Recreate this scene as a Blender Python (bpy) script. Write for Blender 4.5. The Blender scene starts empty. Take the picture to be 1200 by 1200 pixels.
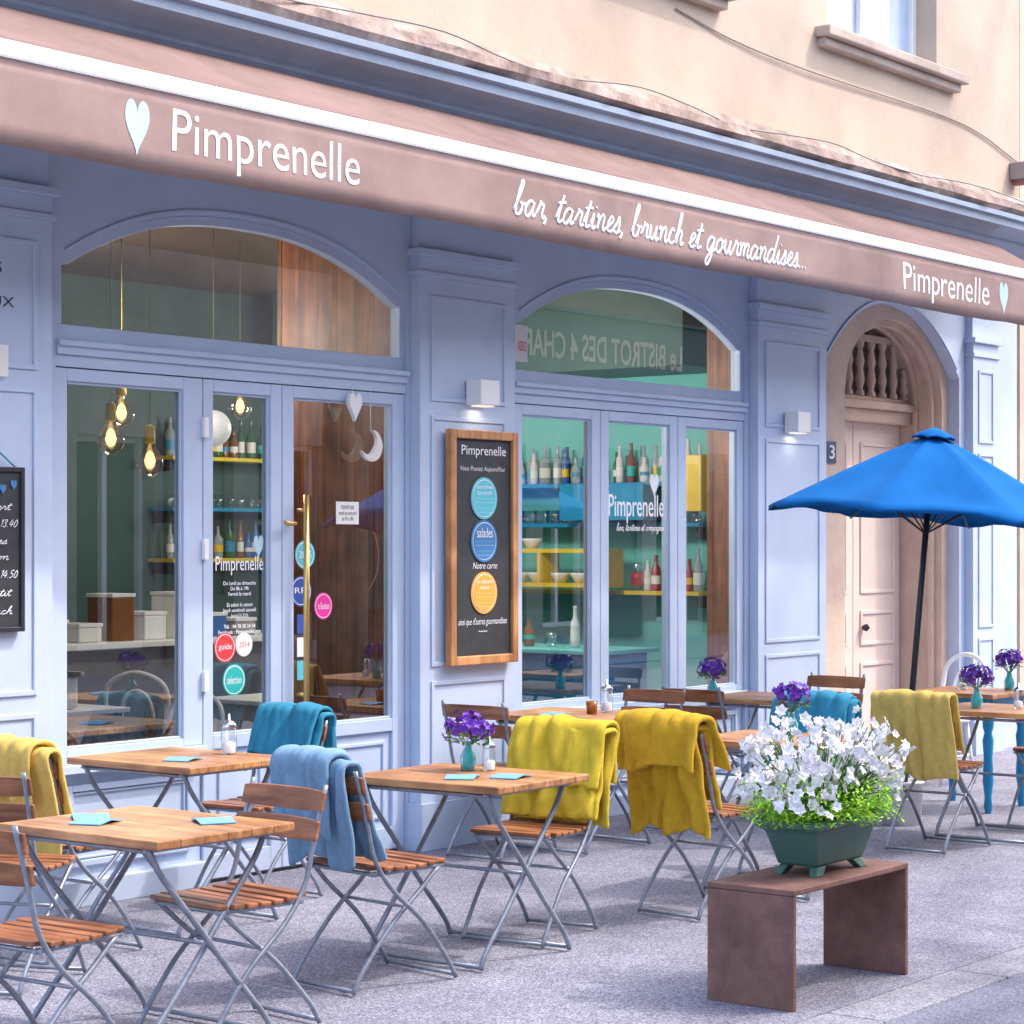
import bpy, math, random
from mathutils import Vector, Matrix, noise
random.seed(7)
R=math.radians
sc=bpy.context.scene
col=sc.collection
sc.view_settings.view_transform='Standard'
try: sc.view_settings.look='None'
except: pass
sc.view_settings.exposure=0
wl={}
# ---------------------------------------------------------------- materials
def M(name,c,rough=.6,metal=0.,var=.12,scale=6.,bump=0.,bscale=60.,stretch=(1,1,1),emis=0.,trans=0.,dirt=0.,spec=.5,alpha=1.,dscale=1.3):
    m=bpy.data.materials.new(name); m.use_nodes=True
    n=m.node_tree.nodes; l=m.node_tree.links
    b=n['Principled BSDF']
    tc=n.new('ShaderNodeTexCoord'); mp=n.new('ShaderNodeMapping'); mp.inputs['Scale'].default_value=stretch
    l.new(tc.outputs['Object'],mp.inputs['Vector'])
    nz=n.new('ShaderNodeTexNoise'); nz.inputs['Scale'].default_value=scale; nz.inputs['Detail'].default_value=7; nz.inputs['Roughness'].default_value=.65
    l.new(mp.outputs[0],nz.inputs['Vector'])
    cr=n.new('ShaderNodeValToRGB')
    cr.color_ramp.elements[0].position=.3; cr.color_ramp.elements[1].position=.7
    cr.color_ramp.elements[0].color=(*[max(0,x*(1-var)) for x in c],1)
    cr.color_ramp.elements[1].color=(*[min(1,x*(1+var)) for x in c],1)
    l.new(nz.outputs['Fac'],cr.inputs[0])
    out=cr.outputs[0]
    if dirt>0:
        n2=n.new('ShaderNodeTexNoise'); n2.inputs['Scale'].default_value=dscale; n2.inputs['Detail'].default_value=8; n2.inputs['Roughness'].default_value=.7
        l.new(tc.outputs['Object'],n2.inputs['Vector'])
        r2=n.new('ShaderNodeValToRGB'); r2.color_ramp.elements[0].position=.38; r2.color_ramp.elements[1].position=.6
        r2.color_ramp.elements[0].color=(1-dirt,1-dirt*1.05,1-dirt*1.15,1); r2.color_ramp.elements[1].color=(1,1,1,1)
        l.new(n2.outputs['Fac'],r2.inputs[0])
        mx=n.new('ShaderNodeMixRGB'); mx.blend_type='MULTIPLY'; mx.inputs[0].default_value=1
        l.new(out,mx.inputs[1]); l.new(r2.outputs[0],mx.inputs[2]); out=mx.outputs[0]
    l.new(out,b.inputs['Base Color'])
    b.inputs['Roughness'].default_value=rough; b.inputs['Metallic'].default_value=metal
    b.inputs['Specular IOR Level'].default_value=spec
    b.inputs['Transmission Weight'].default_value=trans
    b.inputs['Alpha'].default_value=alpha
    if emis>0:
        b.inputs['Emission Color'].default_value=(*c,1); b.inputs['Emission Strength'].default_value=emis
    if bump>0:
        n3=n.new('ShaderNodeTexNoise'); n3.inputs['Scale'].default_value=bscale; n3.inputs['Detail'].default_value=5
        l.new(mp.outputs[0],n3.inputs['Vector'])
        bp=n.new('ShaderNodeBump'); bp.inputs['Strength'].default_value=bump; bp.inputs['Distance'].default_value=.01
        l.new(n3.outputs['Fac'],bp.inputs['Height']); l.new(bp.outputs[0],b.inputs['Normal'])
    return m
def WOOD(name,c1,c2,axis='y',rough=.45,plank=0.,scale=1.):
    m=bpy.data.materials.new(name); m.use_nodes=True
    n=m.node_tree.nodes; l=m.node_tree.links; b=n['Principled BSDF']
    tc=n.new('ShaderNodeTexCoord'); mp=n.new('ShaderNodeMapping')
    s={'x':(1.5,22,22),'y':(22,1.5,22),'z':(22,22,1.5)}[axis]
    mp.inputs['Scale'].default_value=[q*scale for q in s]
    oi=n.new('ShaderNodeObjectInfo')
    add=n.new('ShaderNodeVectorMath'); add.operation='ADD'
    l.new(tc.outputs['Object'],mp.inputs['Vector']); l.new(mp.outputs[0],add.inputs[0])
    ml=n.new('ShaderNodeMath'); ml.operation='MULTIPLY'; ml.inputs[1].default_value=37.
    l.new(oi.outputs['Random'],ml.inputs[0]); l.new(ml.outputs[0],add.inputs[1])
    nz=n.new('ShaderNodeTexNoise'); nz.inputs['Scale'].default_value=1; nz.inputs['Detail'].default_value=8; nz.inputs['Roughness'].default_value=.62; nz.inputs['Distortion'].default_value=.6
    l.new(add.outputs[0],nz.inputs['Vector'])
    cr=n.new('ShaderNodeValToRGB'); cr.color_ramp.elements[0].position=.36; cr.color_ramp.elements[1].position=.62
    cr.color_ramp.elements[0].color=(*c1,1); cr.color_ramp.elements[1].color=(*c2,1)
    l.new(nz.outputs['Fac'],cr.inputs[0])
    n2=n.new('ShaderNodeTexNoise'); n2.inputs['Scale'].default_value=5; n2.inputs['Detail'].default_value=6
    a2=n.new('ShaderNodeVectorMath'); a2.operation='ADD'; l.new(tc.outputs['Object'],a2.inputs[0]); l.new(ml.outputs[0],a2.inputs[1])
    l.new(a2.outputs[0],n2.inputs['Vector'])
    r2=n.new('ShaderNodeValToRGB'); r2.color_ramp.elements[0].position=.35; r2.color_ramp.elements[1].position=.65
    r2.color_ramp.elements[0].color=(.58,.54,.52,1); r2.color_ramp.elements[1].color=(1.0,1.0,1.0,1)
    l.new(n2.outputs['Fac'],r2.inputs[0])
    mx=n.new('ShaderNodeMixRGB'); mx.blend_type='MULTIPLY'; mx.inputs[0].default_value=1
    l.new(cr.outputs[0],mx.inputs[1]); l.new(r2.outputs[0],mx.inputs[2])
    out=mx.outputs[0]
    if plank>0:
        sp=n.new('ShaderNodeSeparateXYZ'); l.new(tc.outputs['Object'],sp.inputs[0])
        ax={'x':1,'y':0,'z':1}[axis]
        d=n.new('ShaderNodeMath'); d.operation='DIVIDE'; d.inputs[1].default_value=plank; l.new(sp.outputs[ax],d.inputs[0])
        fr=n.new('ShaderNodeMath'); fr.operation='FRACT'; l.new(d.outputs[0],fr.inputs[0])
        gt=n.new('ShaderNodeMath'); gt.operation='GREATER_THAN'; gt.inputs[1].default_value=.035; l.new(fr.outputs[0],gt.inputs[0])
        mx2=n.new('ShaderNodeMixRGB'); mx2.blend_type='MIX'; l.new(gt.outputs[0],mx2.inputs[0])
        mx2.inputs[1].default_value=(c1[0]*.3,c1[1]*.3,c1[2]*.3,1); l.new(out,mx2.inputs[2]); out=mx2.outputs[0]
    l.new(out,b.inputs['Base Color']); b.inputs['Roughness'].default_value=rough
    bp=n.new('ShaderNodeBump'); bp.inputs['Strength'].default_value=.15; bp.inputs['Distance'].default_value=.004
    l.new(nz.outputs['Fac'],bp.inputs['Height']); l.new(bp.outputs[0],b.inputs['Normal'])
    return m
def GRANITE(name,cols,scale=80,rough=.85,patch=.2,bump=.4):
    m=bpy.data.materials.new(name); m.use_nodes=True
    n=m.node_tree.nodes; l=m.node_tree.links; b=n['Principled BSDF']
    tc=n.new('ShaderNodeTexCoord')
    v=n.new('ShaderNodeTexVoronoi'); v.inputs['Scale'].default_value=scale; l.new(tc.outputs['Object'],v.inputs['Vector'])
    bw=n.new('ShaderNodeRGBToBW'); l.new(v.outputs['Color'],bw.inputs[0])
    cr=n.new('ShaderNodeValToRGB'); 
    es=cr.color_ramp.elements
    es[0].position=.1; es[0].color=(*cols[0],1); es[1].position=.9; es[1].color=(*cols[-1],1)
    for i,c in enumerate(cols[1:-1]):
        e=es.new(.25+.45*i/max(1,len(cols)-2)); e.color=(*c,1)
    l.new(bw.outputs[0],cr.inputs[0])
    out=cr.outputs[0]
    for sc_,p0,p1,pt_ in ((.55,.40,.62,patch),(3.5,.35,.6,patch*.6)):
        n2=n.new('ShaderNodeTexNoise'); n2.inputs['Scale'].default_value=sc_; n2.inputs['Detail'].default_value=9; n2.inputs['Roughness'].default_value=.7
        l.new(tc.outputs['Object'],n2.inputs['Vector'])
        r2=n.new('ShaderNodeValToRGB'); r2.color_ramp.elements[0].position=p0; r2.color_ramp.elements[1].position=p1
        r2.color_ramp.elements[0].color=(1-pt_,1-pt_,1-pt_*.9,1); r2.color_ramp.elements[1].color=(1,1,1,1)
        l.new(n2.outputs['Fac'],r2.inputs[0])
        mx=n.new('ShaderNodeMixRGB'); mx.blend_type='MULTIPLY'; mx.inputs[0].default_value=1
        l.new(out,mx.inputs[1]); l.new(r2.outputs[0],mx.inputs[2]); out=mx.outputs[0]
    l.new(out,b.inputs['Base Color'])
    b.inputs['Roughness'].default_value=rough
    bp=n.new('ShaderNodeBump'); bp.inputs['Strength'].default_value=bump; bp.inputs['Distance'].default_value=.004
    l.new(bw.outputs[0],bp.inputs['Height']); l.new(bp.outputs[0],b.inputs['Normal'])
    return m
def GLASS(name,tint=(.93,.96,.95),base=.07,k=1.6):
    m=bpy.data.materials.new(name); m.use_nodes=True
    n=m.node_tree.nodes; l=m.node_tree.links; n.remove(n['Principled BSDF'])
    t=n.new('ShaderNodeBsdfTransparent'); t.inputs[0].default_value=(*tint,1)
    g=n.new('ShaderNodeBsdfGlossy'); g.inputs['Roughness'].default_value=.0; g.inputs[0].default_value=(1,1,1,1)
    ge=n.new('ShaderNodeNewGeometry')
    io=n.new('ShaderNodeMath'); io.operation='MULTIPLY_ADD'; io.inputs[1].default_value=1/1.5-1.5; io.inputs[2].default_value=1.5; l.new(ge.outputs['Backfacing'],io.inputs[0])
    f=n.new('ShaderNodeFresnel'); l.new(io.outputs[0],f.inputs[0])
    a=n.new('ShaderNodeMath'); a.operation='MULTIPLY_ADD'; a.inputs[1].default_value=k; a.inputs[2].default_value=base; l.new(f.outputs[0],a.inputs[0])
    mx=n.new('ShaderNodeMixShader'); l.new(a.outputs[0],mx.inputs[0]); l.new(t.outputs[0],mx.inputs[1]); l.new(g.outputs[0],mx.inputs[2])
    l.new(mx.outputs[0],n['Material Output'].inputs[0])
    return m
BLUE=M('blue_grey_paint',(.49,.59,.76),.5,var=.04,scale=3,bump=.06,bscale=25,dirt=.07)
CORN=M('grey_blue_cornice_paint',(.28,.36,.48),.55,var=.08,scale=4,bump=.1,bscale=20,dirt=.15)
CREAM=M('cream_plaster',(.53,.43,.345),.9,var=.05,scale=2.2,bump=.25,bscale=45,dirt=.12)
STONE=M('tan_stone',(.66,.50,.40),.85,var=.10,scale=5,bump=.35,bscale=30,dirt=.15)
LEDGE=M('weathered_ledge_stone',(.40,.31,.275),.95,var=.32,scale=7,bump=.8,bscale=22,dirt=.4,dscale=4)
DOORP=M('pale_pink_door_paint',(.80,.66,.59),.6,var=.05,scale=4,bump=.06)
WHITE=M('white_paint',(.8,.8,.8),.45,var=.03)
PAPER=M('paper',(.78,.78,.76),.8,var=.03)
LETTER=M('white_lettering',(.80,.83,.88),.7,var=.02)
HEARTB=M('pale_blue_print',(.44,.62,.72),.7,var=.02)
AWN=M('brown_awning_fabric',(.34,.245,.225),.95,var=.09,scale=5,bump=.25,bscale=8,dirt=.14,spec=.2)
AWN2=M('awning_fabric_sun_offset',(.215,.150,.140),.95,var=.10,scale=5,bump=.25,bscale=8,dirt=.16,spec=.15)  # same awning fabric, colour darkened to offset sunlight on the slope
STRIP=M('white_light_strip',(.84,.88,.95),.4,var=.0,emis=.5)
GALV=M('galvanised_steel',(.25,.28,.34),.45,metal=.5,var=.25,scale=20)
DARKM=M('dark_metal',(.04,.045,.06),.45,metal=.5)
CABLE=M('grey_cable',(.28,.25,.24),.8)
CORD=M('ochre_cord',(.32,.22,.04),.8)
BRASS=M('brass',(.75,.50,.18),.3,metal=.9,var=.08)
TABW=WOOD('worn_table_wood',(.31,.125,.045),(.64,.33,.135),'y',.38,plank=.108)
CHRW=WOOD('varnished_slat_wood',(.20,.068,.03),(.45,.185,.08),'y',.38)
FRMW=WOOD('orange_frame_wood',(.44,.19,.06),(.70,.36,.15),'z',.45)
DRKW=WOOD('brown_plank_wood',(.14,.042,.018),(.38,.14,.06),'z',.5,plank=.14,scale=.8)
SLATE=M('chalkboard',(.025,.03,.035),.6,var=.3,scale=12)
TEALB=M('turquoise_fleece',(.022,.22,.35),.95,var=.12,scale=30,bump=.5,bscale=250)
GREYB=M('blue_grey_fleece',(.17,.30,.44),.95,var=.12,scale=30,bump=.5,bscale=250)
YEL=M('bright_yellow_fleece',(.62,.45,.03),.95,var=.12,scale=25,bump=.5,bscale=250)
MUS=M('mustard_fleece',(.56,.335,.015),.95,var=.14,scale=25,bump=.5,bscale=250)
YELP=M('soft_yellow_fleece',(.64,.45,.11),.95,var=.12,scale=25,bump=.5,bscale=250)
CORT=M('corten_steel',(.23,.12,.10),.75,metal=.2,var=.35,scale=7,bump=.25,bscale=40,dirt=.25)
POTG=M('green_pot',(.05,.13,.105),.5,var=.15)
GLS=GLASS('window_glass',(.88,.92,.92),.13); GLS2=GLASS('tumbler_glass',(.90,.94,.95),.10,1.2)
GLSB=GLASS('bulb_glass',(1.0,.90,.74),.12,1.2); CLEAR=GLASS('jar_glass',(.90,.93,.95),.10,1.2)
UMB=M('blue_parasol_canvas',(.003,.115,.37),.95,var=.10,scale=6,bump=.15,bscale=200,spec=.15)
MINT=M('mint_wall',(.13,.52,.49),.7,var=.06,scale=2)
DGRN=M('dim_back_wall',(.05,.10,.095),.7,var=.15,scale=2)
FLOORI=WOOD('interior_floor',(.08,.045,.03),(.18,.10,.06),'x',.4,plank=.15)
CEIL=M('ceiling_paint',(.08,.05,.04),.8)
YELL=M('yellow_lacquer',(.75,.52,.02),.4)
BLUL=M('petrol_blue_lacquer',(.01,.24,.46),.4)
CDARK=M('dark_interior',(.03,.03,.035),.8)
NAPK=M('light_blue_napkin',(.15,.36,.62),.9,var=.06)
TEALG=M('teal_glass',(.05,.45,.48),.12,trans=.4,var=.05)
CHROME=M('chrome',(.6,.6,.62),.25,metal=1)
PURP=M('purple_petals',(.12,.022,.38),.6,var=.35,scale=60)
GREENS=M('stem_green',(.06,.14,.03),.6,var=.3,scale=30)
LEAFB=M('bright_leaf',(.32,.62,.04),.55,var=.3,scale=25)
LEAFD=M('dark_leaf',(.10,.27,.04),.55,var=.35,scale=25)
TREEL=M('tree_leaf',(.07,.13,.03),.55,var=.35,scale=4)
BARK=M('tree_bark',(.20,.17,.13),.9,var=.3,scale=8,bump=.6,bscale=15)
PETW=M('white_petals',(.82,.81,.84),.6,var=.04,scale=20)
PINKC=M('pink_stamen',(.45,.16,.28),.6)
BULB=M('warm_bulb',(1.0,.66,.28),.3,emis=4)
DIFF=M('lamp_diffuser',(1.0,.9,.75),.3,emis=.6)
GLOBE=M('white_globe',(.8,.8,.78),.4,emis=.4)
PAVE=GRANITE('exposed_aggregate_paving',[(.075,.078,.105),(.13,.135,.18),(.185,.19,.25),(.44,.45,.53)],165,patch=.28)
ASPH=GRANITE('asphalt',[(.07,.08,.12),(.11,.12,.17),(.155,.165,.225),(.33,.35,.43)],190,patch=.22)
KERB=GRANITE('granite_kerb',[(.12,.125,.15),(.18,.185,.22),(.25,.255,.30),(.42,.43,.48)],150,patch=.25)
DISC1=M('turquoise_disc',(.10,.50,.58),.6,var=.03); DISC2=M('blue_disc',(.04,.20,.44),.6,var=.03); DISC3=M('orange_disc',(.85,.38,.05),.6,var=.03)
REDS=M('red_sticker',(.70,.04,.05),.5,var=.02); PINKS=M('pink_sticker',(.75,.03,.30),.5,var=.02); TEALS=M('teal_sticker',(.02,.42,.38),.5,var=.02); NAVY=M('navy_sticker',(.03,.08,.35),.5,var=.02)
PLATE=M('enamel_blue_plate',(.02,.05,.16),.3,var=.02)
# ---------------------------------------------------------------- geometry
def spline(p,n=6):
    p=[Vector(q) for q in p]; out=[]
    for i in range(len(p)-1):
        a=p[i-1] if i>0 else p[i]*2-p[i+1]; b=p[i]; c=p[i+1]; d=p[i+2] if i+2<len(p) else p[i+1]*2-p[i]
        for k in range(n):
            t=k/n; out.append(.5*((2*b)+(c-a)*t+(2*a-5*b+4*c-d)*t*t+(3*b-a-3*c+d)*t**3))
    out.append(p[-1]); return out
class G:
    def __init__(s): s.v=[];s.f=[];s.sm=[]
    def add(s,v,f,sm=False):
        o=len(s.v); s.v+= [tuple(q) for q in v]; s.f+=[tuple(i+o for i in q) for q in f]; s.sm+=[sm]*len(f); return s
    def box(s,x0,x1,y0,y1,z0,z1,M4=None):
        v=[(x0,y0,z0),(x1,y0,z0),(x1,y1,z0),(x0,y1,z0),(x0,y0,z1),(x1,y0,z1),(x1,y1,z1),(x0,y1,z1)]
        if M4 is not None: v=[M4@Vector(q) for q in v]
        return s.add(v,[(3,2,1,0),(4,5,6,7),(0,1,5,4),(1,2,6,5),(2,3,7,6),(3,0,4,7)])
    def tube(s,p,r,n=7,cap=True):
        p=[Vector(q) for q in p]; v=[];f=[]
        rr=r if isinstance(r,(list,tuple)) else [r]*len(p)
        t0=(p[1]-p[0]).normalized(); a=t0.orthogonal().normalized()
        for i,q in enumerate(p):
            t=(p[min(i+1,len(p)-1)]-p[max(i-1,0)]).normalized()
            a=(a-t*a.dot(t)).normalized(); b=t.cross(a)
            for k in range(n):
                w=2*math.pi*k/n; v.append(q+(a*math.cos(w)+b*math.sin(w))*rr[i])
        for i in range(len(p)-1):
            for k in range(n):
                f.append((i*n+k,i*n+(k+1)%n,(i+1)*n+(k+1)%n,(i+1)*n+k))
        s.add(v,f,True)
        if cap:
            o=len(s.v)-len(v); s.f+=[tuple(o+k for k in range(n))[::-1],tuple(o+(len(p)-1)*n+k for k in range(n))]; s.sm+=[False,False]
        return s
    def lathe(s,prof,c=(0,0,0),n=20,M4=None):
        v=[];f=[]
        for r,z in prof:
            for k in range(n):
                w=2*math.pi*k/n; q=Vector((r*math.cos(w),r*math.sin(w),z))
                if M4 is not None: q=M4@q
                v.append(q+Vector(c))
        for i in range(len(prof)-1):
            for k in range(n): f.append((i*n+k,i*n+(k+1)%n,(i+1)*n+(k+1)%n,(i+1)*n+k))
        return s.add(v,f,True)
    def extx(s,prof,x0,x1,nx=1,jit=0):
        m=len(prof); v=[];f=[]
        for i in range(nx+1):
            x=x0+(x1-x0)*i/nx
            for (y,z) in prof:
                j=noise.noise(Vector((x*1.7,y*5,z*5)))*jit+noise.noise(Vector((x*6,y*9,z*9)))*jit*.5
                v.append((x,y+j,z+j*.5))
        for i in range(nx):
            for k in range(m): f.append((i*m+k,(i+1)*m+k,(i+1)*m+(k+1)%m,i*m+(k+1)%m))
        f.append(tuple(range(m))); f.append(tuple(nx*m+k for k in range(m))[::-1])
        return s.add(v,f)
    def poly(s,pts,y0,y1):
        m=len(pts); v=[(x,y0,z) for x,z in pts]+[(x,y1,z) for x,z in pts]
        f=[tuple(range(m)),tuple(range(m,2*m))[::-1]]+[(k,m+k,m+(k+1)%m,(k+1)%m) for k in range(m)]
        return s.add(v,f)
    def band(s,p,w,y0,y1):
        N=len(p); o=[]
        for i in range(N):
            a=p[max(i-1,0)]; b=p[min(i+1,N-1)]; dx,dz=b[0]-a[0],b[1]-a[1]; L=math.hypot(dx,dz) or 1
            ww=w[i] if isinstance(w,list) else w
            o.append((p[i][0]-dz/L*ww,p[i][1]+dx/L*ww))
        v=[];f=[]
        for i in range(N):
            v+=[(p[i][0],y0,p[i][1]),(o[i][0],y0,o[i][1]),(o[i][0],y1,o[i][1]),(p[i][0],y1,p[i][1])]
        for i in range(N-1):
            for k in range(4): f.append((i*4+k,(i+1)*4+k,(i+1)*4+(k+1)%4,i*4+(k+1)%4))
        f.append((0,1,2,3)); f.append((N*4-1,N*4-2,N*4-3,N*4-4))
        return s.add(v,f)
    def ring(s,x0,x1,z0,z1,w,y0,y1):
        s.box(x0,x0+w,y0,y1,z0,z1); s.box(x1-w,x1,y0,y1,z0,z1); s.box(x0+w,x1-w,y0,y1,z0,z0+w); s.box(x0+w,x1-w,y0,y1,z1-w,z1); return s
    def archwall(s,x0,x1,fn,zt,y0,y1,n=32):
        v=[];f=[]
        for i in range(n+1):
            x=x0+(x1-x0)*i/n; z=fn(x); v+=[(x,y0,z),(x,y0,zt),(x,y1,z),(x,y1,zt)]
        for i in range(n):
            a=i*4;b=a+4; f+=[(a,b,b+1,a+1),(a+2,a+3,b+3,b+2),(a,a+2,b+2,b)]
        return s.add(v,f)
    def petal(s,c,d,up,L,W,bend=.2):
        d=d.normalized(); sd=d.cross(up); 
        if sd.length<1e-4: sd=d.orthogonal()
        sd.normalize(); up=sd.cross(d)
        c=Vector(c)
        return s.add([c,c+d*L*.5+sd*W*.5+up*L*bend*.4,c+d*L-up*L*bend*.3,c+d*L*.5-sd*W*.5+up*L*bend*.4],[(0,1,2,3)])
def part(g,name,mat,parent=None,bevel=0,origin=None,solid=0,sub=0,recalc=True):
    o=Vector(wl[parent.name]) if parent else Vector(origin or (0,0,0))
    me=bpy.data.meshes.new(name); me.from_pydata([Vector(q)-o for q in g.v],[],g.f)
    me.polygons.foreach_set('use_smooth',g.sm); me.update()
    if recalc:
        import bmesh
        bm=bmesh.new(); bm.from_mesh(me); bmesh.ops.recalc_face_normals(bm,faces=bm.faces); bm.to_mesh(me); bm.free()
    me.materials.append(mat)
    ob=bpy.data.objects.new(name,me); col.objects.link(ob)
    if parent: ob.parent=parent
    else: ob.location=o
    wl[ob.name]=o
    if solid: 
        m=ob.modifiers.new('s','SOLIDIFY'); m.thickness=solid; m.offset=0
    if sub:
        m=ob.modifiers.new('u','SUBSURF'); m.levels=sub; m.render_levels=sub
    if bevel:
        m=ob.modifiers.new('b','BEVEL'); m.width=bevel; m.segments=2; m.limit_method='ANGLE'; m.angle_limit=R(40)
    return ob
def tag(ob,label,cat,group=None):
    ob['label']=label; ob['category']=cat
    if group: ob['group']=group
    return ob
def thing(name,loc,label,cat,group=None):
    e=bpy.data.objects.new(name,None); e.empty_display_size=.1; e.location=loc; col.objects.link(e); wl[e.name]=Vector(loc)
    return tag(e,label,cat,group)
def copy_thing(root,loc,rz,label=None):
    r=root.copy(); col.objects.link(r); r.location=loc; r.rotation_euler=(0,0,rz)
    for k in ('label','category','group'):
        if k in root: r[k]=root[k]
    if label: r['label']=label
    def rec(a,b):
        for c in a.children:
            d=c.copy(); d.parent=b; col.objects.link(d); rec(c,d)
    rec(root,r); return r
def text(s,mat,parent,x0,x1,z0,z1,y,name='lettering',flip=False,shear=0,off=0):
    cu=bpy.data.curves.new('t','FONT'); cu.body=s; cu.align_x='CENTER'; cu.shear=shear; cu.offset=off; cu.resolution_u=4
    ob=bpy.data.objects.new('t',cu); col.objects.link(ob)
    dg=bpy.context.evaluated_depsgraph_get(); me=bpy.data.meshes.new_from_object(ob.evaluated_get(dg))
    bpy.data.objects.remove(ob)
    xs=[v.co.x for v in me.vertices]; zs=[v.co.y for v in me.vertices]
    a,b,c,d=min(xs),max(xs),min(zs),max(zs)
    o=Vector(wl[parent.name]) if parent else Vector((0,0,0))
    for v in me.vertices:
        fx=(v.co.x-a)/(b-a); fz=(v.co.y-c)/(d-c)
        X=x1-(x1-x0)*fx if flip else x0+(x1-x0)*fx
        Z=z0+(z1-z0)*fz
        v.co=Vector((X,y(X,Z) if callable(y) else y,Z))-o
    me.materials.clear(); me.materials.append(mat); me.name=name
    ob=bpy.data.objects.new(name,me); col.objects.link(ob); ob.parent=parent; wl[ob.name]=o
    return ob
GL={
'a':(1.08,[[(.75,.85),(.4,1.0),(.08,.6),(.12,.12),(.4,.0),(.7,.45),(.78,.95),(.74,.35),(.85,.03),(1.1,.2)]]),
'b':(1.0,[[(0,.2),(.3,1.2),(.45,2.0),(.3,2.15),(.18,1.5),(.15,.3),(.35,0),(.65,.15),(.7,.6),(.5,.78),(.72,.7),(1.0,.75)]]),
'r':(.88,[[(0,.2),(.25,.8),(.3,1.08),(.42,.9),(.65,.92),(.6,.4),(.7,.03),(.95,.2)]]),
',':(.45,[[(.15,.1),(.2,.0),(.05,-.35)]]),'.':(.42,[[(.1,.02),(.16,.08)]]),
't':(.72,[[(0,.2),(.28,1.1),(.42,1.8),(.28,.8),(.3,.1),(.5,.02),(.75,.2)],[(0,1.22),(.72,1.34)]]),
'i':(.58,[[(0,.2),(.25,.98),(.22,.2),(.38,.0),(.6,.2)],[(.36,1.4),(.40,1.46)]]),
'n':(1.05,[[(0,.75),(.15,1.0),(.2,.0)],[(.2,.0),(.25,.5),(.52,1.0),(.72,.85),(.70,.2),(.84,.0),(1.05,.2)]]),
'e':(.76,[[(0,.2),(.35,.45),(.6,.8),(.4,1.02),(.15,.6),(.2,.1),(.5,.0),(.8,.2)]]),
's':(.74,[[(0,.2),(.3,.7),(.42,1.08),(.55,.5),(.45,.02),(.1,.08)],[(.45,.02),(.75,.2)]]),
'u':(1.05,[[(0,.2),(.12,.98),(.14,.3),(.37,.0),(.62,.4),(.74,1.0),(.70,.25),(.84,.0),(1.05,.2)]]),
'c':(.75,[[(.6,.85),(.35,1.0),(.1,.5),(.25,.02),(.55,.05),(.78,.2)]]),
'h':(1.03,[[(0,.2),(.35,1.4),(.42,2.1),(.28,2.1),(.2,1.2),(.18,0)],[(.18,0),(.25,.6),(.5,1.0),(.68,.8),(.66,.2),(.8,0),(1.03,.2)]]),
'g':(1.05,[[(.75,.85),(.4,1),(.08,.6),(.15,.1),(.45,.02),(.7,.5),(.78,.98),(.72,-.3),(.5,-.95),(.2,-.85),(.4,-.3),(1.05,.2)]]),
'o':(.93,[[(.45,1),(.1,.7),(.12,.15),(.45,0),(.72,.4),(.6,.9),(.45,.98),(.7,.78),(.95,.85)]]),
'm':(1.42,[[(0,.75),(.12,1),(.15,0)],[(.15,0),(.22,.6),(.45,1),(.58,.8),(.56,0)],[(.56,0),(.65,.6),(.9,1),(1.06,.8),(1.03,.2),(1.2,0),(1.42,.2)]]),
'd':(1.08,[[(.75,.85),(.4,1),(.08,.6),(.12,.12),(.4,0),(.7,.5),(.92,2.1),(.82,1.4),(.76,.3),(.88,.02),(1.1,.2)]]),
'p':(1.0,[[(0,.2),(.25,1.0),(.2,-.95)],[(.2,.1),(.3,.7),(.55,1.0),(.78,.6),(.6,.05),(.3,.1)],[(.6,.05),(1.0,.2)]]),
'l':(.55,[[(0,.2),(.35,1.4),(.42,2.05),(.28,2.1),(.2,1.2),(.22,.15),(.4,0),(.6,.2)]]),
'1':(.6,[[(.1,1.5),(.4,2),(.3,0)]]),'3':(.9,[[(.1,1.8),(.45,2),(.65,1.6),(.3,1.1),(.65,.7),(.45,0),(.05,.15)]]),'4':(.95,[[(.45,2),(.05,.7),(.8,.75)],[(.65,1.4),(.5,0)]]),'5':(.9,[[(.7,2),(.25,2),(.15,1.15),(.6,1.1),(.6,.3),(.25,0),(.05,.2)]]),'0':(.95,[[(.4,2),(.1,1.2),(.2,.1),(.55,.1),(.7,1.1),(.4,2)]]),
' ':(.62,[])}
def script(s,mat,parent,x0,x1,zb,xh,y,r,slant=.28):
    st=[]; cx=0
    for ch in s:
        adv,ss=GL[ch]
        for q in ss: st.append([(cx+a+slant*b,b) for a,b in q])
        cx+=adv
    k=(x1-x0)/cx; g=G()
    for q in st:
        p=spline([(x0+a*k,0,zb+b*xh) for a,b in q],4)
        g.tube(p,r,5)
    g.v=[(a,(y(a,c) if callable(y) else y)+b*.2,c) for a,b,c in g.v]
    return part(g,'lettering',mat,parent)
def heartpts(cx,cz,w,h):
    P=[]
    for i in range(40):
        t=2*math.pi*i/40; X=16*math.sin(t)**3; Z=13*math.cos(t)-5*math.cos(2*t)-2*math.cos(3*t)-math.cos(4*t)
        P.append((cx+X/32*w,cz+(Z+2.5)/29*h))
    return P[::-1]
def circ(cx,cz,r,n=32): return [(cx+r*math.cos(2*math.pi*i/n),cz+r*math.sin(2*math.pi*i/n)) for i in range(n)]
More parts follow.
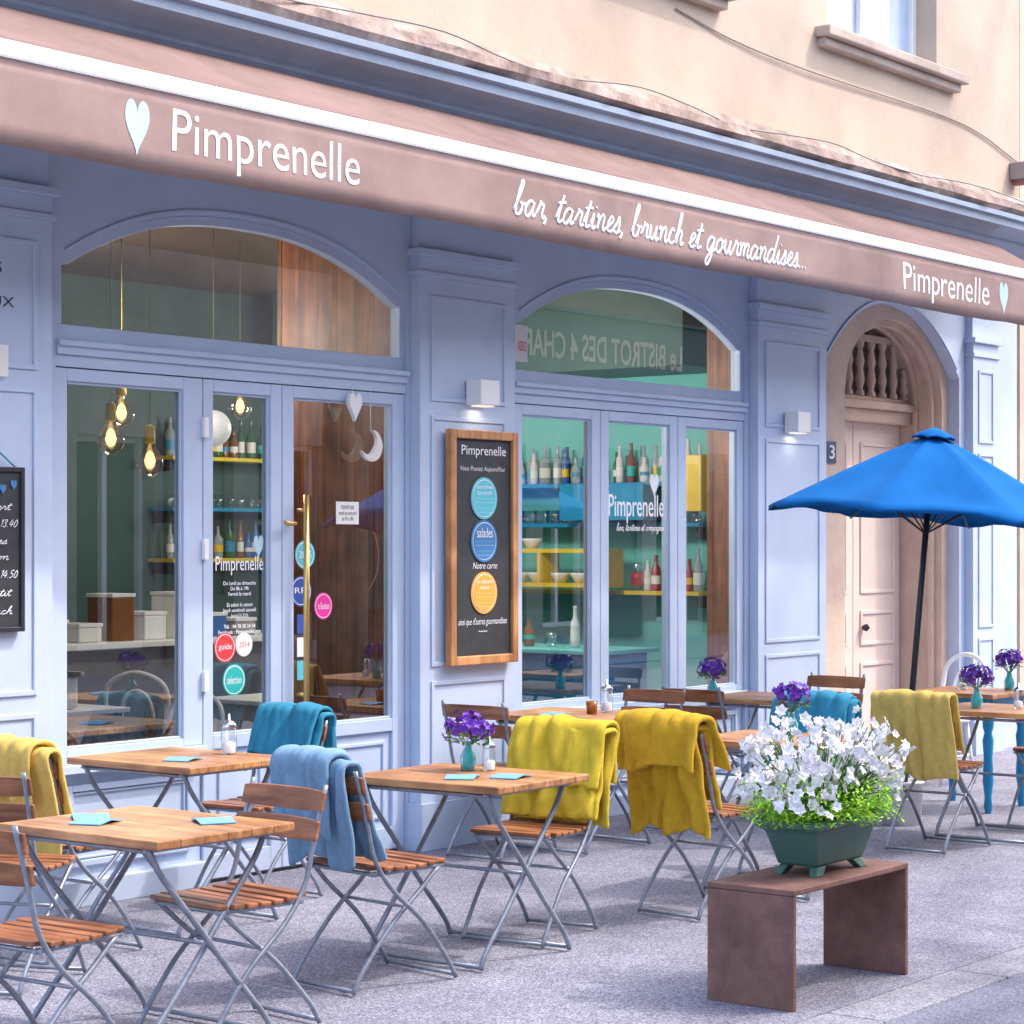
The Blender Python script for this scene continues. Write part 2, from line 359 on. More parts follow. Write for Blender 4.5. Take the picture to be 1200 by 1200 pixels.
# ---------------------------------------------------------------- ground
def structure(g,name,mat,bevel=0):
    o=part(g,name,mat,bevel=bevel); o['kind']='structure'; return o
structure(G().box(-120,160,-120,120,-.4,-.12),'ground',ASPH)
structure(G().box(-60,90,-9.3,-4.12,-.119,-.006),'road',ASPH)
structure(G().box(-60,90,-3.88,.3,-.119,0),'pavement',PAVE)
gk=G()
x=-20.
while x<60: gk.box(x,x+.992,-4.12,-3.884,-.119,.002); x+=1.0
structure(gk,'kerb',KERB,.006)
structure(G().box(-60,90,-13,-9.3,-.119,.02),'opposite_pavement',PAVE)
# ---------------------------------------------------------------- cafe building
bld=thing('cafe_building',(11,0,0),'cream plastered building with lavender blue wooden cafe front','building')
O1=(6.77,9.25);O2=(10.2,12.76);O3=(13.82,15.95)
ZT=3.78; WT=.115
def arch(o,apex=3.30,rise=.33,p=2.4):
    c=(o[0]+o[1])/2;h=(o[1]-o[0])/2
    return lambda x: apex-rise*abs(min(1,abs((x-c)/h)))**p
g=G()
for a,b in ((2,O1[0]),(O1[1],O2[0]),(O2[1],O3[0]),(O3[1],17.0)): g.box(a,b,0,WT,0,ZT)
for o in (O1,O2): g.archwall(o[0],o[1],arch(o),ZT,0,WT)
g.archwall(O3[0],O3[1],arch(O3,3.46,.5,2.3),ZT,0,WT-.02)
part(g,'front_wall',BLUE,bld)
for o in (O1,O2,O3):
    g=G()
    fn=arch(o) if o is not O3 else arch(O3,3.46,.5,2.3)
    P=[(o[0]+(o[1]-o[0])*i/40,fn(o[0]+(o[1]-o[0])*i/40)+.012) for i in range(1,40)]
    g.band(P,.018,-.010,0)
    part(g,'arch_moulding',BLUE,bld,.003)
def pil(x0,x1):
    g=G()
    g.box(x0-.03,x1+.03,-.11,0,0,.26); g.box(x0-.015,x1+.015,-.09,0,.26,.32)
    g.box(x0,x1,-.07,0,.32,3.14)
    g.box(x0-.012,x1+.012,-.085,0,3.14,3.17); g.box(x0,x1,-.072,0,3.17,3.25); g.box(x0-.025,x1+.025,-.10,0,3.25,3.29)
    g.box(x0+.01,x1-.01,-.06,0,3.29,3.72)
    m=.09
    for z0,z1 in ((.40,.92),(1.0,2.38),(2.46,3.04)): g.ring(x0+m,x1-m,z0,z1,.024,-.080,-.07)
    return part(g,'pilaster',BLUE,bld,.003)
for a,b in ((5.80,6.69),(9.28,10.13),(12.81,13.73),(16.05,16.5),(4.1,4.9)): pil(a,b)
def leafmesh(x0,x1,gx0,gx1,z0,zt=2.49,gz0=.73,gz1=2.43,y0=.015,y1=.08):
    g=G(); x0+=.003;x1-=.003
    g.box(x0,gx0,y0,y1,z0,zt); g.box(gx1,x1,y0,y1,z0,zt); g.box(gx0,gx1,y0,y1,gz1,zt)
    g.box(gx0,gx1,y0,y1,gz0-.07,gz0)
    if z0<.3:
        g.box(gx0,gx1,y0,y1,z0,z0+.12); g.box(gx0,gx1,y0+.02,y1-.01,z0+.12,gz0-.07)
        g.ring(gx0+.05,gx1-.05,z0+.17,gz0-.12,.02,y0+.008,y0+.02)
    g.ring(gx0,gx1,gz0,gz1,.012,y0+.012,y0+.03)
    return g
def pane(x0,x1,z0,z1,parent,y=.05):
    return part(G().add([(x0,y,z0),(x1,y,z0),(x1,y,z1),(x0,y,z1)],[(0,1,2,3)]),'glass',GLS,parent,recalc=False)
def archlight(o):
    fn=arch(o); g=G()
    x0,x1=o[0]+.001,o[1]-.001
    P=[(x0,2.69)]+[(x0+(x1-x0)*i/40,fn(x0+(x1-x0)*i/40)-.001) for i in range(41)]+[(x1,2.69)]
    g.band(P,-.045,.012,.075)
    g.box(x0,x1,.02,.10,2.62,2.69)
    g.box(x0,x1,-.012,.11,2.55,2.62); g.box(x0,x1,.005,.11,2.495,2.55); g.box(x0,x1,-.03,-.012,2.59,2.615)
    w=part(g,'arched_window',BLUE,bld,.003)
    PP=[(x0+.035,2.68)]+[(x0+.035+(x1-x0-.07)*i/30,fn(x0+(x1-x0)*i/30)-.035) for i in range(31)]+[(x1-.035,2.68)]
    gg=G(); gg.add([(a,.035,b) for a,b in PP],[tuple(range(len(PP)))[::-1]])
    part(gg,'glass',GLS,w,recalc=False)
    return w
aw1=archlight(O1); aw2=archlight(O2)
w1=part(leafmesh(6.77,7.72,6.85,7.59,.69),'window',BLUE,bld,.004); pane(6.84,7.60,.72,2.44,w1)
d1=part(leafmesh(7.72,8.283,7.79,8.20,.02),'door',BLUE,bld,.004); pane(7.78,8.21,.72,2.44,d1)
d2=part(leafmesh(8.283,9.25,8.37,9.15,.02),'door',BLUE,bld,.004); pane(8.36,9.16,.72,2.44,d2)
def stall(a,b,cuts):
    g=G(); g.box(a,b,.03,.11,0,.62); g.box(a,b,-.045,.11,.62,.66); g.box(a,b,-.02,.11,.66,.689); g.box(a,b,-.03,.03,0,.12)
    for c,d in cuts: g.ring(c,d,.18,.56,.03,.008,.03); g.ring(c+.035,d-.035,.215,.525,.012,.018,.03)
    return part(g,'stallriser',BLUE,bld,.004)
stall(6.771,7.719,((6.85,7.64),))
stall(10.201,12.759,((10.3,11.05),(11.15,11.88),(12.0,12.68)))
wins=[]
for a,b,c,d in ((10.2,11.10,10.31,11.01),(11.10,11.96,11.19,11.87),(11.96,12.76,12.06,12.68)):
    w=part(leafmesh(a,b,c,d,.69),'window',BLUE,bld,.004); pane(c-.01,d+.01,.72,2.44,w); wins.append(w)
for z in (.95,1.6,2.2): part(G().box(7.71,7.74,-.008,.015,z,z+.10),'hinge',WHITE,d1,.002)
g=G(); g.tube([(8.395,-.05,.82),(8.395,-.05,1.93)],.016,10); g.tube([(8.395,.012,.9),(8.395,-.05,.9)],.01); g.tube([(8.395,.012,1.85),(8.395,-.05,1.85)],.01)
part(g,'handle',BRASS,d2)
part(G().tube([(8.32,.012,1.78),(8.32,-.04,1.78),(8.24,-.045,1.785)],.012,8),'lever',BRASS,d2)
GY=.0485
text('Pimprenelle',LETTER,d1,7.84,8.18,1.52,1.615,GY,off=.002)
text("Du lundi au dimanche\nDe 8h à 19h\nFermé le mardi\n\nEt selon la saison\nJeudi vendredi samedi\nJusqu'à 21h\n\nTél. : 04 78 38 24 04\nFacebook : PimprenelleLyon",LETTER,d1,7.86,8.16,1.22,1.49,GY,off=.008)
part(G().poly(heartpts(8.145,1.66,.07,.12),.0478,.0488),'heart_mark',HEARTB,d1)
text('Pimprenelle',LETTER,wins[1],11.235,11.85,1.80,1.98,GY,off=.004)
script('bar, tartines et compagnie',LETTER,wins[1],11.32,11.85,1.755,.022,GY,.0024)
part(G().poly(heartpts(11.74,2.04,.10,.15),.0478,.0488),'heart_mark',LETTER,wins[1])
def sticker(p,x,z,r,mat,txt=None,tm=LETTER):
    s=part(G().poly(circ(x,z,r),.0482,.0488),'sticker',mat,p)
    part(G().poly(circ(x,z,r*.90),.0474,.0478),'sticker_ring',LETTER,p)
    part(G().poly(circ(x,z,r*.84),.0466,.0470),'sticker_face',mat,p)
    if txt: text(txt,tm,p,x-r*.62,x+r*.62,z-r*.25,z+r*.25,.0460)
sticker(d1,7.905,1.16,.075,REDS,'guide'); sticker(d1,8.04,1.17,.06,PAPER,'2014',REDS)
sticker(d1,7.97,.995,.08,TEALS,'selection')
sticker(d2,8.46,1.43,.08,NAVY,'RPJ'); sticker(d2,8.49,1.62,.075,DISC1,'2015'); sticker(d2,8.63,1.35,.07,PINKS,'le Bonbon')
for i,z in enumerate((1.26,1.14,1.02)): part(G().box(8.43,8.50,.0480,.0488,z-.05,z+.05),'sticker',(NAVY,PAPER,DISC1)[i],d2)
nt=part(G().box(8.73,8.91,.0480,.0488,1.78,1.90),'notice',PAPER,d2)
text('FERMETURE\nmardi et mercredi\nde 9h a 18h',CDARK,nt,8.75,8.89,1.80,1.88,.0472)
nt=part(G().box(10.26,10.37,.022,.028,2.74,2.95),'notice',PAPER,aw2)
text('AGENCE',REDS,nt,10.275,10.36,2.80,2.86,.021)
hn=thing('hanging_heart_ornament',(8.78,-.02,2.3),'small white heart ornament hanging on a cord','ornament')
part(G().poly(heartpts(8.80,2.40,.10,.15),-.03,-.005),'heart',WHITE,hn,.006); part(G().tube([(8.80,-.01,2.44),(8.80,.0,2.52)],.002,5),'cord',PAPER,hn)
mn=thing('hanging_moon_ornament',(8.95,-.02,2.1),'pale crescent moon ornament hanging on a cord','ornament')
ts=[i/24 for i in range(25)]
part(G().band([(8.93+.085*math.cos(R(-160+245*t)),2.2+.085*math.sin(R(-160+245*t))) for t in ts],[.002+.055*math.sin(math.pi*t) for t in ts],-.03,-.008),'moon',M('moon_ceramic',(.70,.66,.64),.7),mn); part(G().tube([(8.94,-.01,2.28),(8.95,.0,2.5)],.002,5),'cord',PAPER,mn)
g=G(); g.extx([(.25,3.78),(-.05,3.78),(-.05,3.86),(-.12,3.90),(-.12,3.93),(-.17,3.99),(-.26,4.03),(-.26,4.06),(-.36,4.10),(-.42,4.12),(-.42,4.17),(-.45,4.18),(-.45,4.215),(.25,4.25)],2,17.0)
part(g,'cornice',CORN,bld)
g=G(); g.extx([(.1,4.24),(-.40,4.222),(-.45,4.26),(-.43,4.32),(-.34,4.35),(-.31,4.40),(-.20,4.42),(-.06,4.46),(.1,4.48)],2,17.05,420,.045)
part(g,'stone_ledge',LEDGE,bld)
g=G(); ws=[(6.9,8.6),(10.42,12.15),(13.86,15.56)]; zs0,zs1=5.32,7.4
xs=2
for a,b in ws: g.box(xs,a,0,.3,4.25,9.5); xs=b
g.box(xs,17.05,0,.3,4.25,9.5)
for a,b in ws: g.box(a,b,0,.3,4.25,zs0-.14); g.box(a,b,0,.3,zs1,9.5)
part(g,'upper_wall',CREAM,bld)
SILL=M('pale_sill_stone',(.48,.40,.35),.85,var=.12,scale=6,bump=.3,bscale=30,dirt=.2)
for a,b in ws:
    part(G().box(a-.17,b+.33,-.12,.3,zs0-.075,zs0).box(a-.13,b+.29,-.07,.3,zs0-.139,zs0-.075),'window_sill',SILL,bld,.012)
for a,b in ws:
    g=G(); g.ring(a,b,zs0,zs1,.07,.17,.25); g.box((a+b)/2-.05,(a+b)/2+.05,.165,.25,zs0+.07,zs1-.07); g.box(a+.07,(a+b)/2-.05,.18,.24,6.2,6.24); g.box((a+b)/2+.05,b-.07,.18,.24,6.2,6.24)
    w=part(g,'upper_window',WHITE,bld,.004)
    part(G().box(a+.06,b-.06,.205,.215,zs0+.06,zs1-.06),'glass',M('pane_reflective',(.38,.48,.62),.05,var=.3,scale=1),w)
part(G().box(13.8,14.0,.65,5.2,0,3.7),'mint_wall',MINT,bld)
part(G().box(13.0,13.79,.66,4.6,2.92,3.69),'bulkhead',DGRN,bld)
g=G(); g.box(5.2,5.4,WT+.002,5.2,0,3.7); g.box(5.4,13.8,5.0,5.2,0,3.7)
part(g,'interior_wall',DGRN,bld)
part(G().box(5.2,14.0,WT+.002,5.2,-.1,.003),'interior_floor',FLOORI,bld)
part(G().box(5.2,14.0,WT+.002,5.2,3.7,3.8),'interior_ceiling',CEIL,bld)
part(G().box(2,17.05,.3,9,4.0,9.5),'upper_storeys',CREAM,bld)
part(G().box(9.30,9.36,WT+.003,1.02,.003,3.69),'wood_partition',DRKW,bld)
part(G().box(12.80,12.86,WT+.003,.33,.003,3.69),'wood_partition',DRKW,bld)
def sarch(x): 
    n=min(1,abs((x-15.075)/.775)); return 2.78+.58*math.sqrt(max(0,1-n*n))
g=G(); g.box(13.83,14.3,.10,.5,0,3.77) ; g.box(15.85,15.949,.10,.5,0,3.77); g.archwall(14.3,15.85,sarch,3.77,.10,.5,40)
part(g,'stone_surround',STONE,bld)
P=[(15.075-.775*math.cos(math.pi*i/40),2.78+.58*math.sin(math.pi*i/40)) for i in range(41)]
g=G(); g.band([(14.3,.0)]+P+[(15.85,0)],-.05,.16,.20) ; g.band([(14.3,2.2)]+P+[(15.85,2.2)],-.03,.30,.34)
part(g,'stone_moulding',STONE,bld,.006)
g=G(); g.box(14.3,15.85,.36,.55,2.60,2.70); g.box(14.3,15.85,.32,.55,2.70,2.76); g.box(14.3,15.85,.38,.55,2.76,2.80)
part(g,'door_lintel',STONE,bld,.01)
for i in range(9):
    bx=14.36+i*.178; top=2.78+.58*math.sqrt(max(0,1-((bx-15.075)/.775)**2))+.02; h=min(top,3.22)-2.80
    if h<.1: continue
    top=2.80+h
    part(G().lathe([(.036,2.80),(.036,2.80+.06*h),(.02,2.80+.12*h),(.038,2.80+.3*h),(.024,2.80+.5*h),(.038,2.80+.62*h),(.02,2.80+.85*h),(.034,2.80+.92*h),(.034,top)],(bx,.40,0),14),'fanlight_baluster',STONE,bld)
part(G().box(14.62,15.53,.37,.43,3.22,3.27),'fanlight_rail',STONE,bld,.005)
for a,b in ((14.32,15.07),(15.08,15.83)):
    g=G()
    g.box(a,b,.46,.53,.02,2.599)
    for z0,z1 in ((.15,.75),(.88,1.15),(1.28,2.45)): g.ring(a+.1,b-.1,z0,z1,.03,.447,.46)
    dd=part(g,'entrance_door',DOORP,bld,.005)
part(G().lathe([(.0,0),(.02,.0),(.03,.03),(.0,.06)],(15.2,.44,1.02),12,Matrix.Rotation(R(90),4,'X')),'handle',DARKM,dd)
part(G().box(14.2,15.95,.56,.6,0,3.7),'dark_hallway',M('hall_brown',(.12,.09,.08)),bld)
pl=thing('house_number_plate',(14.1,.09,2.3),'small blue enamel house number plate on stone door pier','sign')
part(G().box(13.94,14.15,.085,.097,2.25,2.41),'plate',PLATE,pl,.004); text('13',LETTER,pl,13.97,14.12,2.28,2.38,.082,off=.01)
text('GLACES',DARKM,bld,6.03,6.40,2.88,2.93,-.072); text('GÂTEAUX',DARKM,bld,6.03,6.47,2.73,2.79,-.072)
nb=thing('neighbouring_building',(20,0,0),'tan neighbouring building with dark shopfront','building')
g=G(); g.box(17.06,26,0,.4,3.1,9.5); g.box(17.06,17.5,0,.4,0,3.1); g.box(20.5,21,0,.4,0,3.1); g.box(24,26,0,.4,0,3.1)
part(g,'wall',STONE,nb)
g=G(); g.ring(17.5,20.5,0,3.1,.12,.1,.2); g.ring(21,24,0,3.1,.12,.1,.2); g.box(18.9,19.0,.1,.2,.12,2.98); g.box(22.4,22.5,.1,.2,.12,2.98)
s_=part(g,'shopfront',DARKM,nb,.005)
part(G().box(17.6,24,.15,.16,.1,3.0),'glass',GLS,s_); part(G().box(17.5,24,.3,.35,0,3.1),'back_panel',CDARK,nb)
# awning
awn=thing('awning',(10,-.5,3.3),'brown fabric shop awning with valance and white lettering','awning')
AX0,AX1=3.2,15.9
def vy(x,z):
    a=(3.6-z)/.34
    return -.905+a*(.008*math.sin(x*4.1)+.014*noise.noise(Vector((x*2.3,z*3,0))))
g=G(); nx=300; v=[];f=[]; ZL=(3.262,3.35,3.45,3.55,3.61)
for i in range(nx+1):
    x=AX0+(AX1-AX0)*i/nx
    for k,z in enumerate(ZL): v.append((x,vy(x,z),z+(0.006*math.sin(x*1.7)+.004*noise.noise(Vector((x*3,0,5))) if k==0 else 0)))
for i in range(nx):
    for k in range(4): f.append((i*5+k,(i+1)*5+k,(i+1)*5+k+1,i*5+k+1))
g.add(v,f,True); part(g,'valance',AWN,awn,solid=.003)
g=G(); v=[];f=[]
for i in range(nx+1):
    x=AX0+(AX1-AX0)*i/nx
    for k in range(6):
        t=k/5; v.append((x,-.90+.58*t,3.68+.305*t-.02*math.sin(math.pi*t)+.004*noise.noise(Vector((x*3,t*3,2)))))
for i in range(nx):
    for k in range(5): f.append((i*6+k,(i+1)*6+k,(i+1)*6+k+1,i*6+k+1))
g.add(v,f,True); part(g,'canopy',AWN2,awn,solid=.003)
part(G().box(AX0,AX1,-.93,-.875,3.608,3.678),'front_bar',STRIP,awn,.02)
for x in (5.5,8.6,11.7,14.9): 
    g=G(); g.tube([(x,-.1,3.72),(x+.5,-.45,3.62),(x+.1,-.87,3.63)],.022,8); g.box(x-.06,x+.06,-.14,-.07,3.66,3.78)
    part(g,'folding_arm',WHITE,awn)
yv=lambda x,z: vy(x,z)-.0035
text('Pimprenelle',LETTER,awn,6.636,7.838,3.305,3.545,yv,off=-.002)
script('bar, tartines, brunch et gourmandises...',LETTER,awn,9.02,12.0,3.372,.082,yv,.0095)
text('Pimprenelle',LETTER,awn,13.27,14.58,3.305,3.545,yv,off=-.002)
for hx,hm in ((6.432,HEARTB),(14.81,HEARTB)):
    P=heartpts(hx,3.43,.14,.24); part(G().add([(a,yv(a,b),b) for a,b in P]+[(hx,yv(hx,3.43),3.43)],[(k,(k+1)%40,40) for k in range(40)]),'heart_mark',hm,awn)
def wlamp(x,z):
    t=thing('wall_lamp',(x,-.07,z),'white square wall lamp, lit, on a blue pilaster','lamp','wall lamps on the cafe front')
    g=G(); g.box(x-.085,x+.085,-.19,-.08,z-.07,z+.07); g.box(x-.05,x+.05,-.08,-.07,z-.05,z+.05)
    part(g,'housing',WHITE,t,.006)
    part(G().box(x-.06,x+.06,-.17,-.10,z-.078,z-.0705),'diffuser',DIFF,t)
    L=bpy.data.lights.new('lamp_light','AREA'); L.energy=.25; L.size=.1; L.color=(1,.85,.65); o=bpy.data.objects.new('lamp_light',L); col.objects.link(o); o.parent=t; o.location=(0,-.07,-.09)
wlamp(9.75,2.52); wlamp(13.22,2.50)
mb=thing('menu_board',(9.775,-.1,1.0),'tall wooden framed chalkboard menu with three coloured discs','menu board')
g=G(); g.ring(9.47,10.08,1.0,2.31,.05,-.135,-.09); part(g,'frame',FRMW,mb,.006)
part(G().box(9.52,10.03,-.115,-.09,1.05,2.26),'panel',SLATE,mb)
y=-.119
text('Pimprenelle',LETTER,mb,9.58,9.98,2.155,2.225,y); text("Vous Prenez Aujourd'hui",LETTER,mb,9.57,9.97,2.075,2.11,y,shear=.25,off=-.006)
text('Notre carte',LETTER,mb,9.68,9.90,1.535,1.57,y,shear=.25,off=-.006); text("ainsi que d'autres gourmandises\n~~~~",LETTER,mb,9.55,9.99,1.18,1.26,y,shear=.25,off=-.004)
for cz,mt,tx in ((1.93,DISC1,'tartines\nbrunch'),(1.69,DISC2,'salades'),(1.40,DISC3,'les desserts\nmaison')):
    part(G().poly(circ(9.78,cz,.118),y-.002,y+.003),'disc',mt,mb)
    part(G().poly(circ(9.78,cz,.106),y-.0035,y-.003),'disc_ring',LETTER,mb); part(G().poly(circ(9.78,cz,.102),y-.005,y-.004),'disc_face',mt,mb)
    text(tx,LETTER,mb,9.71,9.85,cz+.02,cz+.075,y-.007); text('. . . . . . . .\n- - - - - - -\n. . . . . .\n- - - - -',LETTER,mb,9.70,9.86,cz-.08,cz,y-.007)
cb=thing('chalkboard_sign',(6.2,-.1,1.3),'black chalkboard with handwritten prices hanging from blue string','menu board')
part(G().ring(5.95,6.50,1.29,2.02,.022,-.11,-.08),'frame',DARKM,cb,.003); part(G().box(5.97,6.48,-.10,-.08,1.31,2.0),'panel',SLATE,cb)
for s,a,b,z in (('menu du ',6.1,6.34,1.90),('plat dessert',6.1,6.42,1.83),('13.40',6.36,6.46,1.755),('tartines',6.15,6.40,1.68),('maison',6.2,6.41,1.61),('14.50',6.36,6.46,1.53),('bon ',6.15,6.26,1.45),('petit ',6.30,6.44,1.45),('le brunch',6.15,6.43,1.37)):
    script(s,LETTER,cb,a,b,z,.016,-.104,.0019)
for hx,hz in ((6.38,1.92),(6.44,1.94)): part(G().poly(heartpts(hx,hz,.035,.045),-.105,-.1035),'heart_mark',DISC2,cb)
part(G().tube([(6.0,-.1,2.02),(6.22,-.085,2.2),(6.45,-.1,2.02)],.004,5),'string',BLUL,cb)
pn=thing('paper_notice',(6.38,-.07,2.4),'white paper sheet taped on the blue pilaster','notice'); part(G().box(6.15,6.42,-.092,-.089,2.42,2.56),'sheet',PAPER,pn)
cb2=thing('facade_cable',(14,-.05,4.5),'thin grey electric cable sagging along the plaster wall','cable')
part(G().tube(spline([(11.9,-.01,5.1),(12.6,-.012,5.02),(13.6,-.02,4.98),(15.9,-.012,4.97),(17.0,-.012,4.8)],8),.006,6),'cable',CABLE,cb2)
cb3=thing('ledge_cable',(10,-.3,4.4),'thin cable lying loosely on weathered stone ledge','cable')
part(G().tube(spline([(6+i*.6,-.44+.03*math.sin(i*2.1),4.34+.03*math.sin(i*1.7)) for i in range(19)],5),.005,6),'cable',CABLE,cb3)
sb=thing('facade_lantern',(16.9,-.1,4.7),'small dark box lantern mounted on the plaster wall','lamp')
part(G().box(16.85,17.0,-.14,-.002,4.64,4.78),'housing',CABLE,sb,.01); part(G().box(16.88,16.96,-.12,-.02,4.60,4.638),'bracket',CORT,sb)
# ---------------------------------------------------------------- interior objects
def pendant(x,y,z,kind=0):
    t=thing('pendant_lamp',(x,y,3.7),'yellow socket pendant lamp with clear glass bulb, lit' if kind==0 else 'white globe pendant lamp','lamp','pendant lamps in the cafe')
    part(G().tube([(x,y,3.69),(x,y,z+.16)],.003,6),'cord',CORD,t)
    if kind==0:
        part(G().lathe([(0,z+.18),(.024,z+.17),(.030,z+.085),(.024,z+.075),(0,z+.075)],(x,y,0),12),'socket',YELL,t)
        part(G().lathe([(.02,z+.075),(.04,z+.045),(.068,z+.0),(.075,z-.035),(.06,z-.075),(.03,z-.098),(0,z-.105)],(x,y,0),20),'bulb',GLSB,t)
        part(G().lathe([(0,z+.04),(.020,z+.02),(.030,z-.02),(.018,z-.05),(0,z-.06)],(x,y,0),10),'filament',BULB,t)
    else: part(G().lathe([(.11*math.sin(math.pi*i/12),z+.11*math.cos(math.pi*i/12)) for i in range(13)],(x,y,0),20),'globe',GLOBE,t)
for p in ((8.01,1.0,2.25,0),(8.29,1.0,2.14,0),(8.45,1.4,2.42,0),(10.6,2.6,2.6,0),(9.51,1.75,2.37,1),(9.1,.8,2.45,0)): pendant(*p)
for x,y,z,e in ((8.6,1.3,2.9,50),(11.6,1.4,2.6,150),(10.0,3.2,2.9,35),(12.7,3.6,2.6,40)):  # point lights added to brighten the room, no fixture belongs to them
    L=bpy.data.lights.new('interior_fill_light','POINT'); L.energy=e; L.shadow_soft_size=.12; L.color=(1,.90,.78); o=bpy.data.objects.new('interior_fill_light',L); col.objects.link(o); o.location=(x,y,z)
BM=[M('bottle_green',(.03,.12,.05),.15),M('bottle_amber',(.22,.08,.02),.15),M('bottle_clear',(.50,.57,.60),.12,trans=.4),M('bottle_red',(.35,.03,.03),.3),M('bottle_blue',(.03,.13,.42),.2),M('carton_white',(.65,.65,.63),.6)]
def bottle(x,y,z,k):
    s=random.uniform(.65,1.15); w=random.uniform(.7,1.25)
    g=G().lathe([(0,0),(.036*w,0),(.038*w,.02),(.038*w,.17*s),(.015,.21*s),(.013,.27*s),(.016,.28*s),(0,.285*s)],(x,y,z),12)
    o=thing('bottle',(x,y,z),'glass drinks bottle standing on a bar shelf','bottle','bottles on the bar shelves')
    part(g,'glass_body',BM[k],o); part(G().lathe([(.0395*w,.05),(.0395*w,.12*s)],(x,y,z),12),'paper_label',random.choice((PAPER,PAPER,BLUL,TEALS,YELL)),o)
def tumbler(x,y,z):
    o=part(G().lathe([(.0,.002),(.028,.002),(.036,.10),(.033,.10),(.026,.01)],(x,y,z),12),'drinking_glass',GLS2,origin=(x,y,z)); tag(o,'clear drinking glass upright on a bar shelf','glass','glasses on the bar shelves')
def bowl(x,y,z):
    o=part(G().lathe([(.0,.0),(.035,.0),(.075,.06),(.08,.075),(.07,.065),(.03,.012),(0,.01)],(x,y,z),16),'bowl',WHITE,origin=(x,y,z)); tag(o,'white ceramic bowl on a shelf','bowl','white bowls in the cafe')
def shelf(x0,x1,y0,y1,z,mat):
    o=thing('wall_shelf',((x0+x1)/2,(y0+y1)/2,z),'lacquered wall shelf behind the bar','shelf','shelves behind the bar')
    part(G().box(x0,x1,y0,y1,z-.03,z),'board',mat,o,.003)
    for k in (0,1):
        g=G()
        if x1-x0<.6:
            yy=(y0+.05,y1-.08)[k]; g.box(x1-.2,x1-.001,yy,yy+.02,z-.12,z-.031)
        else:
            xx=(x0+.05,x1-.08)[k]; g.box(xx,xx+.02,y1-.2,y1-.001,z-.12,z-.031)
        part(g,'bracket',DARKM,o)
for z,m in ((1.32,YELL),(1.82,BLUL),(2.12,BLUL)):
    shelf(13.5,13.79,.85,3.4,z,m)
    y=.93
    while y<3.3:
        if z==1.82: tumbler(13.58,y,z); tumbler(13.70,y+.05,z)
        elif z==1.32:
            if y<1.4: bottle(13.62,y,z,random.choice([3,5,2,2]))
        elif random.random()<.9: bottle(13.64,y,z,random.choice([0,2,5,4,2,1])); 
        if z==2.12 and random.random()<.5: bottle(13.55,y+.04,z,random.choice([2,5,4]))
        y+=random.uniform(.07,.13)
for z,m in ((1.55,YELL),(1.95,BLUL),(2.35,YELL)):
    shelf(12.0,13.6,4.7,4.99,z,m)
    x=12.1
    while x<13.5:
        (tumbler if z==1.95 else (lambda a,b,c: bottle(a,b,c,random.choice([0,1,4,2,0]))))(x,4.84,z); x+=random.uniform(.07,.13)
cab=thing('yellow_wall_cabinet',(13.6,2.3,1.45),'open yellow box cabinet on mint wall','cabinet')
g=G(); 
for a,b,c,d in ((1.5,2.5,1.345,1.375),(1.5,2.5,1.60,1.63),(1.5,1.53,1.375,1.60),(2.47,2.5,1.375,1.60),(2.09,2.12,1.375,1.60)): g.box(13.25,13.49,a,b,c,d)
part(g,'carcass',YELL,cab); part(G().box(13.30,13.49,1.2,1.95,1.84,2.10),'blue_door',BLUL,cab,.004)
for yy in (1.62,1.8,1.98,2.2,2.36): bowl(13.36,yy,1.376)
for yy in (1.65,2.25): bowl(13.36,yy,1.631)
cj=thing('sweet_jar',(13.4,1.4,1.33),'clear jar filled with red sweets on a yellow shelf','jar')
part(G().lathe([(0,1.35),(.06,1.35),(.065,1.5),(.05,1.53)],(13.62,1.46,0),16),'jar',CLEAR,cj); part(G().lathe([(0,1.351),(.055,1.355),(.055,1.45),(0,1.46)],(13.62,1.46,0),12),'sweets',REDS,cj)
hb=thing('yellow_high_cabinet',(13.6,1.0,2.1),'yellow cupboard on mint wall','cabinet'); part(G().box(13.3,13.79,.70,.84,1.9,2.3),'front',YELL,hb,.004)
ct=thing('bar_counter',(12.2,3,0),'petrol blue bar counter with blue panels','counter')
part(G().box(12.2,12.7,.75,4.2,.004,.92),'front',BLUL,ct,.01); part(G().box(12.1,12.8,.72,4.3,.921,.95),'top',MINT,ct,.005)
for i in range(6): (bottle if i%2 else (lambda a,b,c,k: tumbler(a,b,c)))(12.4,.95+i*.2,.951,[3,5,2,1,2,5][i])
ct=thing('serving_counter',(8.6,3.6,0),'grey serving counter with pale top','counter')
part(G().box(7.6,11.6,3.2,3.8,.004,.98),'front',M('counter_grey',(.12,.12,.13),.6),ct,.01); part(G().box(7.5,11.7,3.1,3.9,.981,1.02),'top',WHITE,ct,.005)
for i in range(9):
    bx=9.0+i*.29; bh=random.uniform(.1,.3); b_=thing('storage_box',(bx,3.4,1.02),'small storage box on the serving counter','box','boxes on the serving counter')
    part(G().box(bx-.1,bx+.1,3.25,3.5,1.021,1.02+bh),'body',random.choice((WHITE,BM[4],PAPER,CABLE,BM[1])),b_,.01); part(G().box(bx-.105,bx+.105,3.245,3.505,1.0205+bh,1.045+bh),'lid',WHITE,b_,.004)
for i in range(6): bowl(8.2+i*.13,3.3,1.021)
cr_=thing('woven_crate',(8.3,2.0,.74),'pale woven crate on an inner table','crate')
g=G(); g.box(8.0,8.45,1.75,2.05,.741,.93); part(g,'basket',PAPER,cr_,.02); part(G().ring(7.98,8.47,.93,.95,.02,1.73,2.07),'rim',WHITE,cr_)
